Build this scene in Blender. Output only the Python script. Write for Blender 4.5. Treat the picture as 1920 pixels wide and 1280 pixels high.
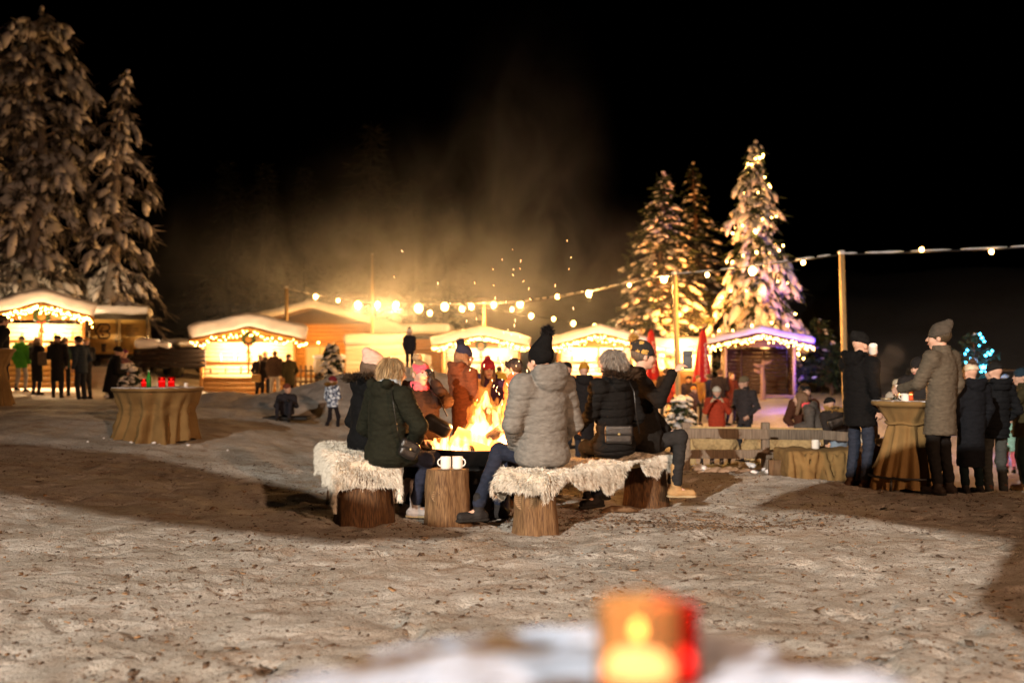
import bpy, bmesh, math, random
import numpy as np
from mathutils import Vector, Matrix
R = math.radians
scene = bpy.context.scene
for o in list(bpy.data.objects): bpy.data.objects.remove(o)
# ---------------------------------------------------------------- camera
HC = 1.42; FPX = 1867.0; HZ = 678.0
cam_d = bpy.data.cameras.new('camera'); cam = bpy.data.objects.new('camera', cam_d)
scene.collection.objects.link(cam); scene.camera = cam
cam.location = (0, 0, HC); cam.rotation_euler = (R(90), 0, 0)
cam_d.sensor_width = 36.0; cam_d.lens = 36.0 * FPX / 1920.0
cam_d.shift_y = (HZ - 640.0) / 1920.0
cam_d.clip_start = 0.05; cam_d.clip_end = 2000
cam_d.dof.use_dof = True; cam_d.dof.focus_distance = 8.7; cam_d.dof.aperture_fstop = 1.25
def W(px, py, y):                       # a point of the place, from where it shows and how far off it is
    return np.array([(px - 960.0) / FPX * y, y, HC - (py - HZ) / FPX * y])
# ---------------------------------------------------------------- sky, exposure
world = bpy.data.worlds.new('World'); scene.world = world; world.use_nodes = True
wn = world.node_tree.nodes; wl = world.node_tree.links
sky = wn.new('ShaderNodeTexSky'); sky.sky_type = 'NISHITA'; sky.sun_disc = False
sky.sun_elevation = R(-6); sky.sun_rotation = R(200)
bg = wn['Background']; wl.new(sky.outputs[0], bg.inputs[0]); bg.inputs[1].default_value = 0.006
vs = scene.view_settings; vs.view_transform = 'Standard'; vs.look = 'None'; vs.exposure = 0.0; vs.gamma = 1.0
scene.render.engine = 'CYCLES'
cy = scene.cycles; cy.use_denoising = True; cy.max_bounces = 6; cy.diffuse_bounces = 3; cy.glossy_bounces = 2
cy.transmission_bounces = 4; cy.volume_bounces = 0; cy.transparent_max_bounces = 12; cy.caustics_reflective = False; cy.caustics_refractive = False
cy.sample_clamp_indirect = 4.0; cy.use_light_tree = True
cy.volume_step_rate = 2.0; cy.volume_max_steps = 96
# ---------------------------------------------------------------- floodlight on a mast behind the photographer
def lamp(name, kind, loc, power, col, radius=0.0, target=None, size=None, blend=0.3):
    d = bpy.data.lights.new(name, kind); d.energy = power; d.color = col
    if kind in ('POINT', 'SPOT'): d.shadow_soft_size = radius
    if kind == 'SPOT': d.spot_size = R(size); d.spot_blend = blend
    o = bpy.data.objects.new(name, d); scene.collection.objects.link(o); o.location = loc
    if target is not None:
        o.rotation_euler = (Vector(target) - Vector(loc)).to_track_quat('-Z', 'Y').to_euler()
    return o
FL = np.array([-10.5, -15.4, 9.0])
flood = lamp('floodlight', 'SPOT', FL, 54000, (1.0, 0.88, 0.74), 0.06, (2.4, 5.0, 0), 58, 1.0)
lamp('warm_fill_floodlight', 'SPOT', (11, -13, 7.5), 19000, (1.0, .55, .31), .3, (-2, 9, 0), 52, 1.0)  # unseen warm lamp added to fill the shaded ground

# ================================================================ helpers
COL = scene.collection
rng = np.random.default_rng(7); random.seed(7)
def tag(o, label=None, cat=None, group=None, kind=None):
    if label: o['label'] = label
    if cat: o['category'] = cat
    if group: o['group'] = group
    if kind: o['kind'] = kind
    return o
def empty(name, loc, rz=0.0):
    o = bpy.data.objects.new(name, None); COL.objects.link(o); o.location = loc; o.rotation_euler = (0, 0, rz)
    o.empty_display_size = 0.1
    return o
def thing(name, label, cat, loc=(0, 0, 0), rz=0.0, group=None):
    return tag(empty(name, loc, rz), label, cat, group)
def children(o): return [c for c in bpy.data.objects if c.parent == o]
def copy_tree(o, parent=None):
    c = o.copy(); COL.objects.link(c)
    if parent is not None: c.parent = parent
    for ch in list(o.children): copy_tree(ch, c)
    return c
def link(name, me, mats, parent=None, smooth=True):
    o = bpy.data.objects.new(name, me); COL.objects.link(o)
    for m in (mats if isinstance(mats, (list, tuple)) else [mats]): me.materials.append(m)
    if smooth: me.polygons.foreach_set('use_smooth', np.ones(len(me.polygons), bool))
    if parent is not None: o.parent = parent
    return o
def mesh_np(name, V, faces, midx=None):
    """V (n,3); faces: list of integer arrays (m,k)"""
    me = bpy.data.meshes.new(name); V = np.asarray(V, np.float32)
    me.vertices.add(len(V)); me.vertices.foreach_set('co', V.ravel())
    faces = [np.asarray(f, np.int32) for f in faces if len(f)]
    idx = np.concatenate([f.ravel() for f in faces]) if faces else np.zeros(0, np.int32)
    tot = np.concatenate([np.full(len(f), f.shape[1], np.int32) for f in faces]) if faces else np.zeros(0, np.int32)
    st = np.concatenate([[0], np.cumsum(tot)[:-1]]).astype(np.int32) if len(tot) else tot
    me.loops.add(len(idx)); me.loops.foreach_set('vertex_index', idx)
    me.polygons.add(len(tot)); me.polygons.foreach_set('loop_start', st); me.polygons.foreach_set('loop_total', tot)
    if midx is not None: me.polygons.foreach_set('material_index', np.asarray(midx, np.int32))
    me.update(calc_edges=True); me.validate()
    return me
def norm(v): v = np.asarray(v, float); return v / (np.linalg.norm(v) + 1e-12)
def frame_of(d):
    d = norm(d); a = np.array([0, 0, 1.0]) if abs(d[2]) < .9 else np.array([1.0, 0, 0])
    u = norm(np.cross(a, d)); return u, np.cross(d, u), d
class MB:
    def __init__(s): s.V = []; s.T = []; s.Q = []; s.n = 0
    def add(s, V, T=(), Q=()):
        V = np.asarray(V, float).reshape(-1, 3); s.V.append(V)
        if len(T): s.T.append(np.asarray(T, int) + s.n)
        if len(Q): s.Q.append(np.asarray(Q, int) + s.n)
        s.n += len(V); return s
    def box(s, c, size, rz=0.0, rot=None):
        h = np.array(size) / 2; P = np.array([[x, y, z] for x in (-1, 1) for y in (-1, 1) for z in (-1, 1)]) * h
        M = np.array(Matrix.Rotation(rz, 3, 'Z')) if rot is None else np.array(rot)
        P = P @ M.T + np.array(c)
        return s.add(P, Q=[[0, 1, 3, 2], [4, 6, 7, 5], [0, 4, 5, 1], [2, 3, 7, 6], [0, 2, 6, 4], [1, 5, 7, 3]])
    def bar(s, a, b, w, t):                 # a squared timber from a to b
        a = np.array(a, float); b = np.array(b, float); u, v, d = frame_of(b - a)
        M = np.stack([u, v, d], 1); return s.box((a + b) / 2, (w, t, np.linalg.norm(b - a)), rot=M)
    def tube(s, pts, radii, n=8, cap=True, squash=1.0):
        pts = np.asarray(pts, float); m = len(pts); radii = np.broadcast_to(np.asarray(radii, float), (m,))
        tan = np.gradient(pts, axis=0); u, v, _ = frame_of(tan[0]); rings = []
        for i in range(m):
            d = norm(tan[i]); u = norm(u - d * np.dot(u, d)); v = np.cross(d, u)
            a = np.arange(n) * 2 * math.pi / n
            rings.append(pts[i] + radii[i] * (np.cos(a)[:, None] * u + squash * np.sin(a)[:, None] * v))
        V = np.concatenate(rings + ([pts[:1], pts[-1:]] if cap else [])); Q = []; T = []
        k = np.arange(n); k2 = (k + 1) % n
        for i in range(m - 1): Q.append(np.stack([i * n + k, i * n + k2, (i + 1) * n + k2, (i + 1) * n + k], 1))
        if cap:
            T = np.concatenate([np.stack([np.full(n, m * n), k2, k], 1), np.stack([np.full(n, m * n + 1), (m - 1) * n + k, (m - 1) * n + k2], 1)])
        return s.add(V, T, np.concatenate(Q))
    def lathe(s, prof, c=(0, 0, 0), n=24, fn=None, axis=None):
        prof = np.asarray(prof, float); a = np.arange(n) * 2 * math.pi / n; m = len(prof)
        V = np.stack([prof[:, 0][:, None] * np.cos(a), prof[:, 0][:, None] * np.sin(a), np.repeat(prof[:, 1][:, None], n, 1)], -1)
        if fn is not None: V = fn(V, a[None, :], prof[:, 1][:, None])
        V = V.reshape(-1, 3)
        if axis is not None:
            u, v, d = frame_of(axis); V = V @ np.stack([u, v, d], 0)
        k = np.arange(n); k2 = (k + 1) % n
        Q = np.concatenate([np.stack([i * n + k, i * n + k2, (i + 1) * n + k2, (i + 1) * n + k], 1) for i in range(m - 1)])
        return s.add(V + np.array(c), Q=Q)
    def build(s, name, mat, parent=None, smooth=False, loc=None):
        V = np.concatenate(s.V)
        if loc is not None: V = V - np.array(loc)
        me = mesh_np(name, V, [np.concatenate(f) for f in (s.T, s.Q) if len(f)])
        o = link(name, me, mat, parent, smooth)
        if loc is not None and parent is None: o.location = loc
        return o
def bevel(o, w=0.01, seg=2):
    m = o.modifiers.new('bevel', 'BEVEL'); m.width = w; m.segments = seg; m.limit_method = 'ANGLE'
    return o
def hashn(i, j, s):
    h = np.sin(i * 127.1 + j * 311.7 + s * 74.7) * 43758.5453
    return h - np.floor(h)
def vnoise(x, y, s=0.0):
    i = np.floor(x); j = np.floor(y); fx = x - i; fy = y - j
    fx = fx * fx * (3 - 2 * fx); fy = fy * fy * (3 - 2 * fy)
    a = hashn(i, j, s); b = hashn(i + 1, j, s); c = hashn(i, j + 1, s); d = hashn(i + 1, j + 1, s)
    return (a + (b - a) * fx) * (1 - fy) + (c + (d - c) * fx) * fy - 0.5
def fbm(x, y, s=0, o=4):
    r = 0; a = 1.0
    for k in range(o): r = r + a * vnoise(x * 2 ** k + k * 17.3, y * 2 ** k - k * 9.1, s + k); a *= .5
    return r
def wob(X, Y, Z, f, s=0):              # cheap smooth 3-D noise, about -1..1
    return (np.sin(f * (1.0 * X + .7 * Y + .4 * Z) + s) * np.sin(f * (-.5 * X + 1.1 * Y + .9 * Z) + 1.7 * s + 1) + np.sin(f * (.3 * X - .8 * Y + 1.3 * Z) + 2.3 * s) * np.sin(f * (1.4 * X + .2 * Y - .6 * Z) + s)) * .5
# ---------------------------------------------------------------- signed-distance bodies, one closed skin each
class SDF:
    def __init__(s, res, k=0.03): s.res = res; s.k = k; s.p = []; s.post = None
    def _a(s, fn, lo, hi, op, k): s.p.append((fn, np.array(lo, float), np.array(hi, float), op, s.k if k is None else k)); return s
    def cone(s, a, b, ra, rb=None, fl=1.0, fd=(0, 1, 0), op='u', k=None):
        """tapered capsule; fl < 1 flattens it along fd"""
        a = np.array(a, float); b = np.array(b, float); rb = ra if rb is None else rb; fd = norm(fd)
        def sq(p): return p + (1 / fl - 1) * np.sum(p * fd, -1, keepdims=True) * fd
        A = sq(a[None])[0]; B = sq(b[None])[0]; ab = B - A; L = max(float(ab @ ab), 1e-9)
        def fn(P):
            q = sq(P) - A; t = np.clip(q @ ab / L, 0, 1)
            return (np.linalg.norm(q - t[..., None] * ab, axis=-1) - (ra + (rb - ra) * t)) * (fl ** .6)
        m = max(ra, rb); return s._a(fn, np.minimum(a, b) - m, np.maximum(a, b) + m, op, k)
    def ell(s, c, r, M=None, op='u', k=None):
        c = np.array(c, float); r = np.array(r, float) * np.ones(3); M = np.eye(3) if M is None else np.array(M)
        def fn(P):
            q = (P - c) @ M; k0 = np.linalg.norm(q / r, axis=-1); k1 = np.linalg.norm(q / r ** 2, axis=-1) + 1e-9
            return k0 * (k0 - 1) / k1
        m = r.max(); return s._a(fn, c - m, c + m, op, k)
    def box(s, c, h, rad, M=None, op='u', k=None):
        c = np.array(c, float); h = np.array(h, float); M = np.eye(3) if M is None else np.array(M)
        def fn(P):
            q = np.abs((P - c) @ M) - h + rad
            return np.linalg.norm(np.maximum(q, 0), axis=-1) + np.minimum(q.max(-1), 0) - rad
        m = np.abs(M) @ h; return s._a(fn, c - m, c + m, op, k)
    def half(s, c, n, op='s', k=0.004):   # cut away the side n points to
        c = np.array(c, float); n = norm(n); return s._a(lambda P: -(P - c) @ n, (-1e9,) * 3, (1e9,) * 3, op, k)
    def mesh(s, name, org=(0, 0, 0)):
        lo = np.min([p[1] for p in s.p if p[3] == 'u'], 0) - 3 * s.res - .01; hi = np.max([p[2] for p in s.p if p[3] == 'u'], 0) + 3 * s.res + .01
        n = np.ceil((hi - lo) / s.res).astype(int) + 1
        ax = [lo[i] + np.arange(n[i]) * s.res for i in range(3)]
        D = np.full(n, .5, np.float32)
        for fn, a, b, op, k in s.p:
            mg = (k if op == 'u' else 0) + 2.5 * s.res
            i0 = np.clip(np.floor((a - mg - lo) / s.res), 0, n).astype(int); i1 = np.clip(np.ceil((b + mg - lo) / s.res) + 1, 0, n).astype(int)
            if (i1 <= i0).any(): continue
            sl = tuple(slice(i0[i], i1[i]) for i in range(3))
            P = np.stack(np.meshgrid(*[ax[i][sl[i]] for i in range(3)], indexing='ij'), -1)
            d = fn(P).astype(np.float32); o = D[sl]
            if op == 'u':
                h = np.maximum(k - np.abs(o - d), 0); D[sl] = np.minimum(o, d) - h * h / (4 * k + 1e-9)
            else:
                d = -d; h = np.maximum(k - np.abs(o - d), 0); D[sl] = np.maximum(o, d) + h * h / (4 * k + 1e-9)
        if s.post is not None:
            near = np.abs(D) < .08
            ii = np.nonzero(near); X, Y, Z = (ax[i][ii[i]] for i in range(3)); D[ii] += s.post(X, Y, Z).astype(np.float32)
        D[0] = D[-1] = .1; D[:, 0] = D[:, -1] = .1; D[:, :, 0] = D[:, :, -1] = .1
        S = D < 0
        c8 = [S[i:n[0] - 1 + i, j:n[1] - 1 + j, k:n[2] - 1 + k] for i in (0, 1) for j in (0, 1) for k in (0, 1)]
        cnt = sum(c.astype(np.int8) for c in c8); act = (cnt > 0) & (cnt < 8)
        ci, cj, ck = np.nonzero(act); vid = np.full(act.shape, -1, np.int32); vid[ci, cj, ck] = np.arange(len(ci))
        dv = {(i, j, k): D[ci + i, cj + j, ck + k] for i in (0, 1) for j in (0, 1) for k in (0, 1)}
        acc = np.zeros((len(ci), 3)); num = np.zeros(len(ci))
        for (e0, e1) in [((0, 0, 0), (1, 0, 0)), ((0, 1, 0), (1, 1, 0)), ((0, 0, 1), (1, 0, 1)), ((0, 1, 1), (1, 1, 1)), ((0, 0, 0), (0, 1, 0)), ((1, 0, 0), (1, 1, 0)), ((0, 0, 1), (0, 1, 1)), ((1, 0, 1), (1, 1, 1)), ((0, 0, 0), (0, 0, 1)), ((1, 0, 0), (1, 0, 1)), ((0, 1, 0), (0, 1, 1)), ((1, 1, 0), (1, 1, 1))]:
            a = dv[e0]; b = dv[e1]; x = (a < 0) != (b < 0); t = np.where(x, a / np.where(x, a - b, 1), 0)
            p = np.array(e0) + t[:, None] * (np.array(e1) - np.array(e0)); acc += np.where(x[:, None], p, 0); num += x
        V = lo + (np.stack([ci, cj, ck], 1) + acc / num[:, None]) * s.res - np.array(org)
        Q = []
        for axx in range(3):
            A = S; B = np.roll(S, -1, axx); x = A != B
            sl = [slice(1, n[0] - 1)] * 3; sl = [slice(1, n[i] - 1) for i in range(3)]; sl[axx] = slice(0, n[axx] - 1)
            m = np.zeros_like(x); m[tuple(sl)] = x[tuple(sl)]
            i = np.stack(np.nonzero(m), 1); ins = S[i[:, 0], i[:, 1], i[:, 2]]
            u = np.zeros(3, int); v = np.zeros(3, int); u[(axx + 1) % 3] = 1; v[(axx + 2) % 3] = 1
            g = lambda q: vid[q[:, 0], q[:, 1], q[:, 2]]
            f = np.stack([g(i - u - v), g(i - v), g(i), g(i - u)], 1)
            f[~ins] = f[~ins][:, ::-1]; Q.append(f[(f >= 0).all(1)])
        return mesh_np(name, V, Q)
# ---------------------------------------------------------------- materials
MATS = {}
def mat(name, col, rough=0.85, var=0.18, scale=14.0, bump=0.25, bscale=60.0, spec=0.3, emit=0.0, ecol=None, metal=0.0, col2=None, thr=None, stretch=None, sheen=0.0, trans=0.0):
    if name in MATS: return MATS[name]
    m = bpy.data.materials.new(name); m.use_nodes = True; nt = m.node_tree; N = nt.nodes; L = nt.links
    b = N['Principled BSDF']; b.inputs['Roughness'].default_value = rough; b.inputs['Metallic'].default_value = metal
    b.inputs['Specular IOR Level'].default_value = spec
    if sheen: b.inputs['Sheen Weight'].default_value = sheen
    if trans: b.inputs['Transmission Weight'].default_value = trans
    tc = N.new('ShaderNodeTexCoord'); vec = tc.outputs['Object']
    if stretch is not None:
        mp = N.new('ShaderNodeMapping'); mp.inputs['Scale'].default_value = stretch; L.new(vec, mp.inputs[0]); vec = mp.outputs[0]
    n1 = N.new('ShaderNodeTexNoise'); n1.inputs['Scale'].default_value = scale; n1.inputs['Detail'].default_value = 5; L.new(vec, n1.inputs['Vector'])
    cr = N.new('ShaderNodeValToRGB'); L.new(n1.outputs['Fac'], cr.inputs[0])
    c = np.array(col[:3]); e = cr.color_ramp.elements
    if col2 is None: lo = c * (1 - var); hi = np.minimum(c * (1 + var), 1)
    else: lo = c; hi = np.array(col2)
    a, z = thr if thr else (.3, .7)
    e[0].position = a; e[1].position = z; e[0].color = (*lo, 1); e[1].color = (*hi, 1)
    L.new(cr.outputs[0], b.inputs['Base Color'])
    if bump:
        n2 = N.new('ShaderNodeTexNoise'); n2.inputs['Scale'].default_value = bscale; n2.inputs['Detail'].default_value = 6; n2.inputs['Roughness'].default_value = .62; L.new(vec, n2.inputs['Vector'])
        bp = N.new('ShaderNodeBump'); bp.inputs['Strength'].default_value = bump; bp.inputs['Distance'].default_value = 0.01
        L.new(n2.outputs['Fac'], bp.inputs['Height']); L.new(bp.outputs[0], b.inputs['Normal'])
    if emit:
        b.inputs['Emission Color'].default_value = (*(ecol or col)[:3], 1); b.inputs['Emission Strength'].default_value = emit
    MATS[name] = m; return m
def noshine(m):
    m.cycles.emission_sampling = 'NONE'; return m
def M_wood(name, c1, c2, sc=6, st=(8, 8, .7), rough=.75): return mat(name, c1, rough, scale=sc, col2=c2, stretch=st, bump=.4, bscale=25)
SNOW = mat('snow', (.78, .78, .80), .6, .05, 4, .5, 18, .25)
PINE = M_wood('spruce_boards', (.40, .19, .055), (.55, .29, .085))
DARKWOOD = M_wood('weathered_boards', (.10, .055, .028), (.17, .10, .05))
PALEWOOD = M_wood('raw_timber', (.42, .29, .13), (.55, .40, .2))
GREYWOOD = M_wood('silvered_rails', (.11, .082, .06), (.21, .17, .13))
NEEDLE = mat('spruce_needles', (.025, .045, .022), .8, .4, 3, 0)
BARK = M_wood('bark', (.07, .045, .03), (.15, .10, .07), 5, (6, 6, 1.2))
SKIN = mat('skin', (.56, .34, .25), .55, .08, 10, .05, 90, .35)
BULB = noshine(mat('bulb_glass', (1, .8, .45), .4, 0, emit=45, ecol=(1, .50, .13), bump=0))
TINY = noshine(mat('fairy_bulb', (1, .8, .4), .4, 0, emit=55, ecol=(1, .50, .11), bump=0))
METAL = mat('dark_steel', (.03, .028, .027), .5, .3, 20, .2, 60, .5, metal=.6)
BLACKCAB = mat('black_cable', (.015, .015, .015), .6, .1)
# ================================================================ ground
def S(t): t = np.clip(t, 0, 1); return t * t * (3 - 2 * t)
def gz(x, y):
    """height of the packed snow"""
    x = np.asarray(x, float); y = np.asarray(y, float)
    z = .60 * S((-x - 1.6) / 5.6) * S((y - 8.6) / 9)
    z = z + .45 * S((-x - 10) / 8) * S((y - 30) / 6)
    z = z - .62 * S((y - 13.4) / 4.6) * S((x - .3) / 1.6) * (1 - S((y - 30) / 9))
    z = z - .36 * S((y - 10.7) / 2.2) * S((x - 4.5) / 1.3) * (1 - S((y - 24) / 10))
    z = z - .42 * np.exp(-((x + 10.4) / 2.4) ** 2 - ((y - 26.3) / 2.6) ** 2)
    z = z - .60 * S((y - 22.5) / 6) * (1 - S((y - 39) / 8)) * np.exp(-((x + 8.2) / 4.6) ** 2)
    # ploughed bank behind the fire, and the lower bank by the stall
    z = z + 1.05 * np.exp(-((x + 2.9) / 1.9) ** 2 - ((y - 22.4) / 1.9) ** 2) + .06 * np.exp(-((x + 6.3) / 2.6) ** 2 - ((y - 22) / 1.6) ** 2)
    z = z + .75 * np.exp(-((x + 1.0) / 1.8) ** 2 - ((y - 23.8) / 1.7) ** 2)
    z = z + .5 * np.exp(-((x + 14) / 4) ** 2 - ((y - 34.2) / 1.6) ** 2)
    z = z + .45 * np.exp(-((x - 10.5) / 2.2) ** 2 - ((y - 31.5) / 2.4) ** 2) + .15 * np.exp(-((x - 13.5) / 2.5) ** 2 - ((y - 33) / 2.5) ** 2)
    far = S((np.hypot(x, y) - 60) / 120); z = z + far * 14 * (1 + .6 * fbm(x / 60, y / 60, 3, 3))
    return z
def gzd(x, y):
    z = gz(x, y); near = np.exp(-(np.maximum(np.hypot(x, y - 7) - 14, 0) / 14))
    bank = np.exp(-((x + 3.6) / 3.6) ** 2 - ((y - 22.3) / 2.4) ** 2)
    z = z + near * (.075 * fbm(x / 1.5, y / 1.1, 5, 3) + .034 * fbm(x / .24, y / .19, 9, 4) - .03 * np.maximum(fbm(x / .4, y / .36, 91, 2), 0)) + (1 - near) * .16 * fbm(x / 2.3, y / 2.3, 12, 4)
    z = z + bank * (.30 * fbm(x / .8, y / .8, 15, 3) + .12 * np.abs(fbm(x / .3, y / .3, 18, 3)))
    trod = S(1 - np.hypot(x - 2.0, y - 9.1) / .8)
    z = z - .06 * trod + .03 * trod * fbm(x / .12, y / .1, 31, 3)
    z = z + .03 * (S(1 - np.abs((y - 10.4) + .33 * (x + 4) + .8 * np.sin(x * .8)) / .35) * S((-x - .5) / 2) * fbm(x / .3, y / .9, 41, 3))
    return z
def seg_axis(parts):
    out = []
    for a, b, n, mode in parts:
        t = np.linspace(0, 1, n, endpoint=False)
        out.append(a + (b - a) * (t if mode == 0 else (t ** 2 if mode == 1 else 1 - (1 - t) ** 2)))
    return np.concatenate(out + [[parts[-1][1]]])
gx = seg_axis([(-320, -30, 24, 2), (-30, -8, 130, 0), (-8, 8, 430, 0), (8, 30, 130, 0), (30, 320, 24, 1)])
gy = seg_axis([(-120, 1, 24, 2), (1, 13, 400, 0), (13, 46, 260, 0), (46, 420, 40, 1)])
GX, GY = np.meshgrid(gx, gy, indexing='ij')
GZ = gzd(GX, GY)
for _ in range(520):                    # boot prints pressed into the snow
    py_ = 2.6 + 10.5 * rng.random(); px_ = (rng.random() - .5) * 1.05 * py_; a_ = rng.normal(0, 1.1); ln_ = rng.uniform(.10, .15); dp = rng.uniform(.008, .028)
    i0, i1 = np.searchsorted(gx, (px_ - .3, px_ + .3)); j0, j1 = np.searchsorted(gy, (py_ - .3, py_ + .3))
    dx_ = GX[i0:i1, j0:j1] - px_; dy_ = GY[i0:i1, j0:j1] - py_; u_ = (dx_ * math.sin(a_) + dy_ * math.cos(a_)) / ln_; v_ = (dx_ * math.cos(a_) - dy_ * math.sin(a_)) / .05
    q_ = u_ ** 4 + v_ ** 4; GZ[i0:i1, j0:j1] += -dp * np.exp(-q_) + .4 * dp * np.exp(-((q_ ** .25 - 1.35) / .25) ** 2)
nx_, ny_ = GX.shape
idx = np.arange(nx_ * ny_).reshape(nx_, ny_)
GQ = np.stack([idx[:-1, :-1], idx[1:, :-1], idx[1:, 1:], idx[:-1, 1:]], -1).reshape(-1, 4)
def ground_material():
    m = bpy.data.materials.new('trodden_snow'); m.use_nodes = True; N = m.node_tree.nodes; L = m.node_tree.links
    b = N['Principled BSDF']; b.inputs['Roughness'].default_value = .8; b.inputs['Specular IOR Level'].default_value = .2
    tc = N.new('ShaderNodeTexCoord'); P = tc.outputs['Object']
    def noise(sc, det=6, rough=.6, st=None, dist=0):
        n = N.new('ShaderNodeTexNoise'); n.inputs['Scale'].default_value = sc; n.inputs['Detail'].default_value = det; n.inputs['Roughness'].default_value = rough; n.inputs['Distortion'].default_value = dist
        v = P
        if st: mp = N.new('ShaderNodeMapping'); mp.inputs['Scale'].default_value = st; L.new(P, mp.inputs[0]); v = mp.outputs[0]
        L.new(v, n.inputs['Vector']); return n.outputs['Fac']
    def ramp(f, a, b_, ca=(0, 0, 0), cb=(1, 1, 1)):
        r = N.new('ShaderNodeValToRGB'); L.new(f, r.inputs[0]); e = r.color_ramp.elements
        e[0].position = a; e[1].position = b_; e[0].color = (*ca, 1); e[1].color = (*cb, 1); return r.outputs[0]
    def mix(f, a, b_, mode='MIX'):
        x = N.new('ShaderNodeMix'); x.data_type = 'RGBA'; x.blend_type = mode
        if isinstance(f, float): x.inputs[0].default_value = f
        else: L.new(f, x.inputs[0])
        for s, v in ((6, a), (7, b_)):
            if isinstance(v, tuple): x.inputs[s].default_value = (*v, 1)
            else: L.new(v, x.inputs[s])
        return x.outputs[2]
    base = ramp(noise(1.1, 8, .62), .36, .62, (.41, .375, .325), (.66, .635, .59))
    drag = ramp(noise(3.0, 6, .65, (.6, 1.7, 1), .8), .50, .72)
    c = mix(drag, base, (.36, .27, .20))
    grit = ramp(noise(75, 3, .7), .57, .64); c = mix(grit, c, (.20, .14, .095))
    crumbs = ramp(noise(38, 4, .6), .28, .36, (1, 1, 1), (0, 0, 0)); c = mix(crumbs, c, (.78, .73, .68))
    blot = ramp(noise(6, 8, .75), .56, .72); c = mix(blot, c, (.27, .19, .135))
    # cleaner, whiter snow on the banks and away from the trodden yard
    at = N.new('ShaderNodeAttribute'); at.attribute_name = 'clean'
    c = mix(at.outputs['Fac'], c, (.66, .63, .62)); L.new(c, b.inputs['Base Color'])
    h1 = noise(24, 7, .68); h2 = noise(85, 5, .7); h3 = noise(5, 5, .6, (.5, 1.8, 1))
    ad = N.new('ShaderNodeMath'); ad.operation = 'MULTIPLY_ADD'; L.new(h2, ad.inputs[0]); ad.inputs[1].default_value = .42; L.new(h1, ad.inputs[2])
    ad2 = N.new('ShaderNodeMath'); ad2.operation = 'ADD'; L.new(ad.outputs[0], ad2.inputs[0]); L.new(h3, ad2.inputs[1])
    bp = N.new('ShaderNodeBump'); bp.inputs['Strength'].default_value = 1.0; bp.inputs['Distance'].default_value = .05
    L.new(ad2.outputs[0], bp.inputs['Height']); L.new(bp.outputs[0], b.inputs['Normal'])
    return m
gme = mesh_np('ground', np.stack([GX, GY, GZ], -1).reshape(-1, 3), [GQ])
clean = np.clip(.85 * np.exp(-((GX + 3.4) / 3.0) ** 2 - ((GY - 22.6) / 2.0) ** 2) + .8 * S((GX - 7) / 3) * S((GY - 17) / 6) + .7 * S((GY - 44) / 10) + .75 * S((GY - 25) / 5) * np.exp(-((GX + 10) / 7) ** 2)
                + .55 * S((GX - 1.3) / .8) * S((GY - 12.9) / .5) * (1 - S((GX - 5.5) / 1)), 0, 1)
clean *= np.clip(.75 + 1.2 * fbm(GX / 1.3, GY / 1.3, 55, 3), 0, 1)
ca = gme.attributes.new('clean', 'FLOAT', 'POINT'); ca.data.foreach_set('value', clean.ravel().astype(np.float32))
ground = tag(link('ground', gme, ground_material()), kind='structure')
# wood chips, bark crumbs and leaves trodden into the snow
def chips():
    n = 15000; y = 2.0 + 11.5 * rng.random(n) ** 1.15; x = (rng.random(n) - .5) * 1.15 * y
    keep = vnoise(x * 1.4, y * 1.1, 77) + .5 * vnoise(x * 5, y * 5, 78) + rng.random(n) * .7 > .22
    ex = rng.normal(0, .55, (1500, 2)) * (1, .6) + (1.9, 8.9); ex2 = rng.normal(0, .5, (700, 2)) * (1.2, .5) + (.9, 9.0)
    x = np.concatenate([x[keep], ex[:, 0], ex2[:, 0]]); y = np.concatenate([y[keep], ex[:, 1], ex2[:, 1]]); n = len(x)
    ln = np.minimum(.004 + .0058 * rng.exponential(1, n), .034); w = ln * (.22 + .4 * rng.random(n)); t = .0025 + .05 * ln * rng.random(n)
    a = rng.random(n) * 6.283; tilt = rng.normal(0, .25, n)
    P = np.array([[i, j, k] for i in (-1, 1) for j in (-1, 1) for k in (-1, 1)], float)[None] * np.stack([ln, w, t], 1)[:, None]
    P = P * (1 + .35 * (rng.random((n, 8, 1)) - .5)); P[..., 2] += P[..., 0] * tilt[:, None]
    c, s_ = np.cos(a)[:, None], np.sin(a)[:, None]
    V = np.stack([P[..., 0] * c - P[..., 1] * s_ + x[:, None], P[..., 0] * s_ + P[..., 1] * c + y[:, None], P[..., 2] + gzd(x, y)[:, None] + .003], -1)
    q = np.array([[0, 1, 3, 2], [4, 6, 7, 5], [0, 4, 5, 1], [2, 3, 7, 6], [0, 2, 6, 4], [1, 5, 7, 3]])
    F = (np.arange(n)[:, None, None] * 8 + q[None]).reshape(-1, 4)
    m = bpy.data.materials.new('wood_chip'); m.use_nodes = True; N = m.node_tree.nodes; b = N['Principled BSDF']; b.inputs['Roughness'].default_value = .8
    g = N.new('ShaderNodeNewGeometry'); r = N.new('ShaderNodeValToRGB'); m.node_tree.links.new(g.outputs['Random Per Island'], r.inputs[0])
    e = r.color_ramp.elements; e[0].color = (.07, .05, .035, 1); e[1].color = (.30, .17, .075, 1); k = e.new(.55); k.color = (.10, .06, .035, 1); k = e.new(.85); k.color = (.2, .12, .06, 1)
    m.node_tree.links.new(r.outputs[0], b.inputs['Base Color'])
    tag(link('wood_chips', mesh_np('wood_chips', V.reshape(-1, 3), [F]), m, smooth=False), kind='stuff')
chips()
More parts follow.
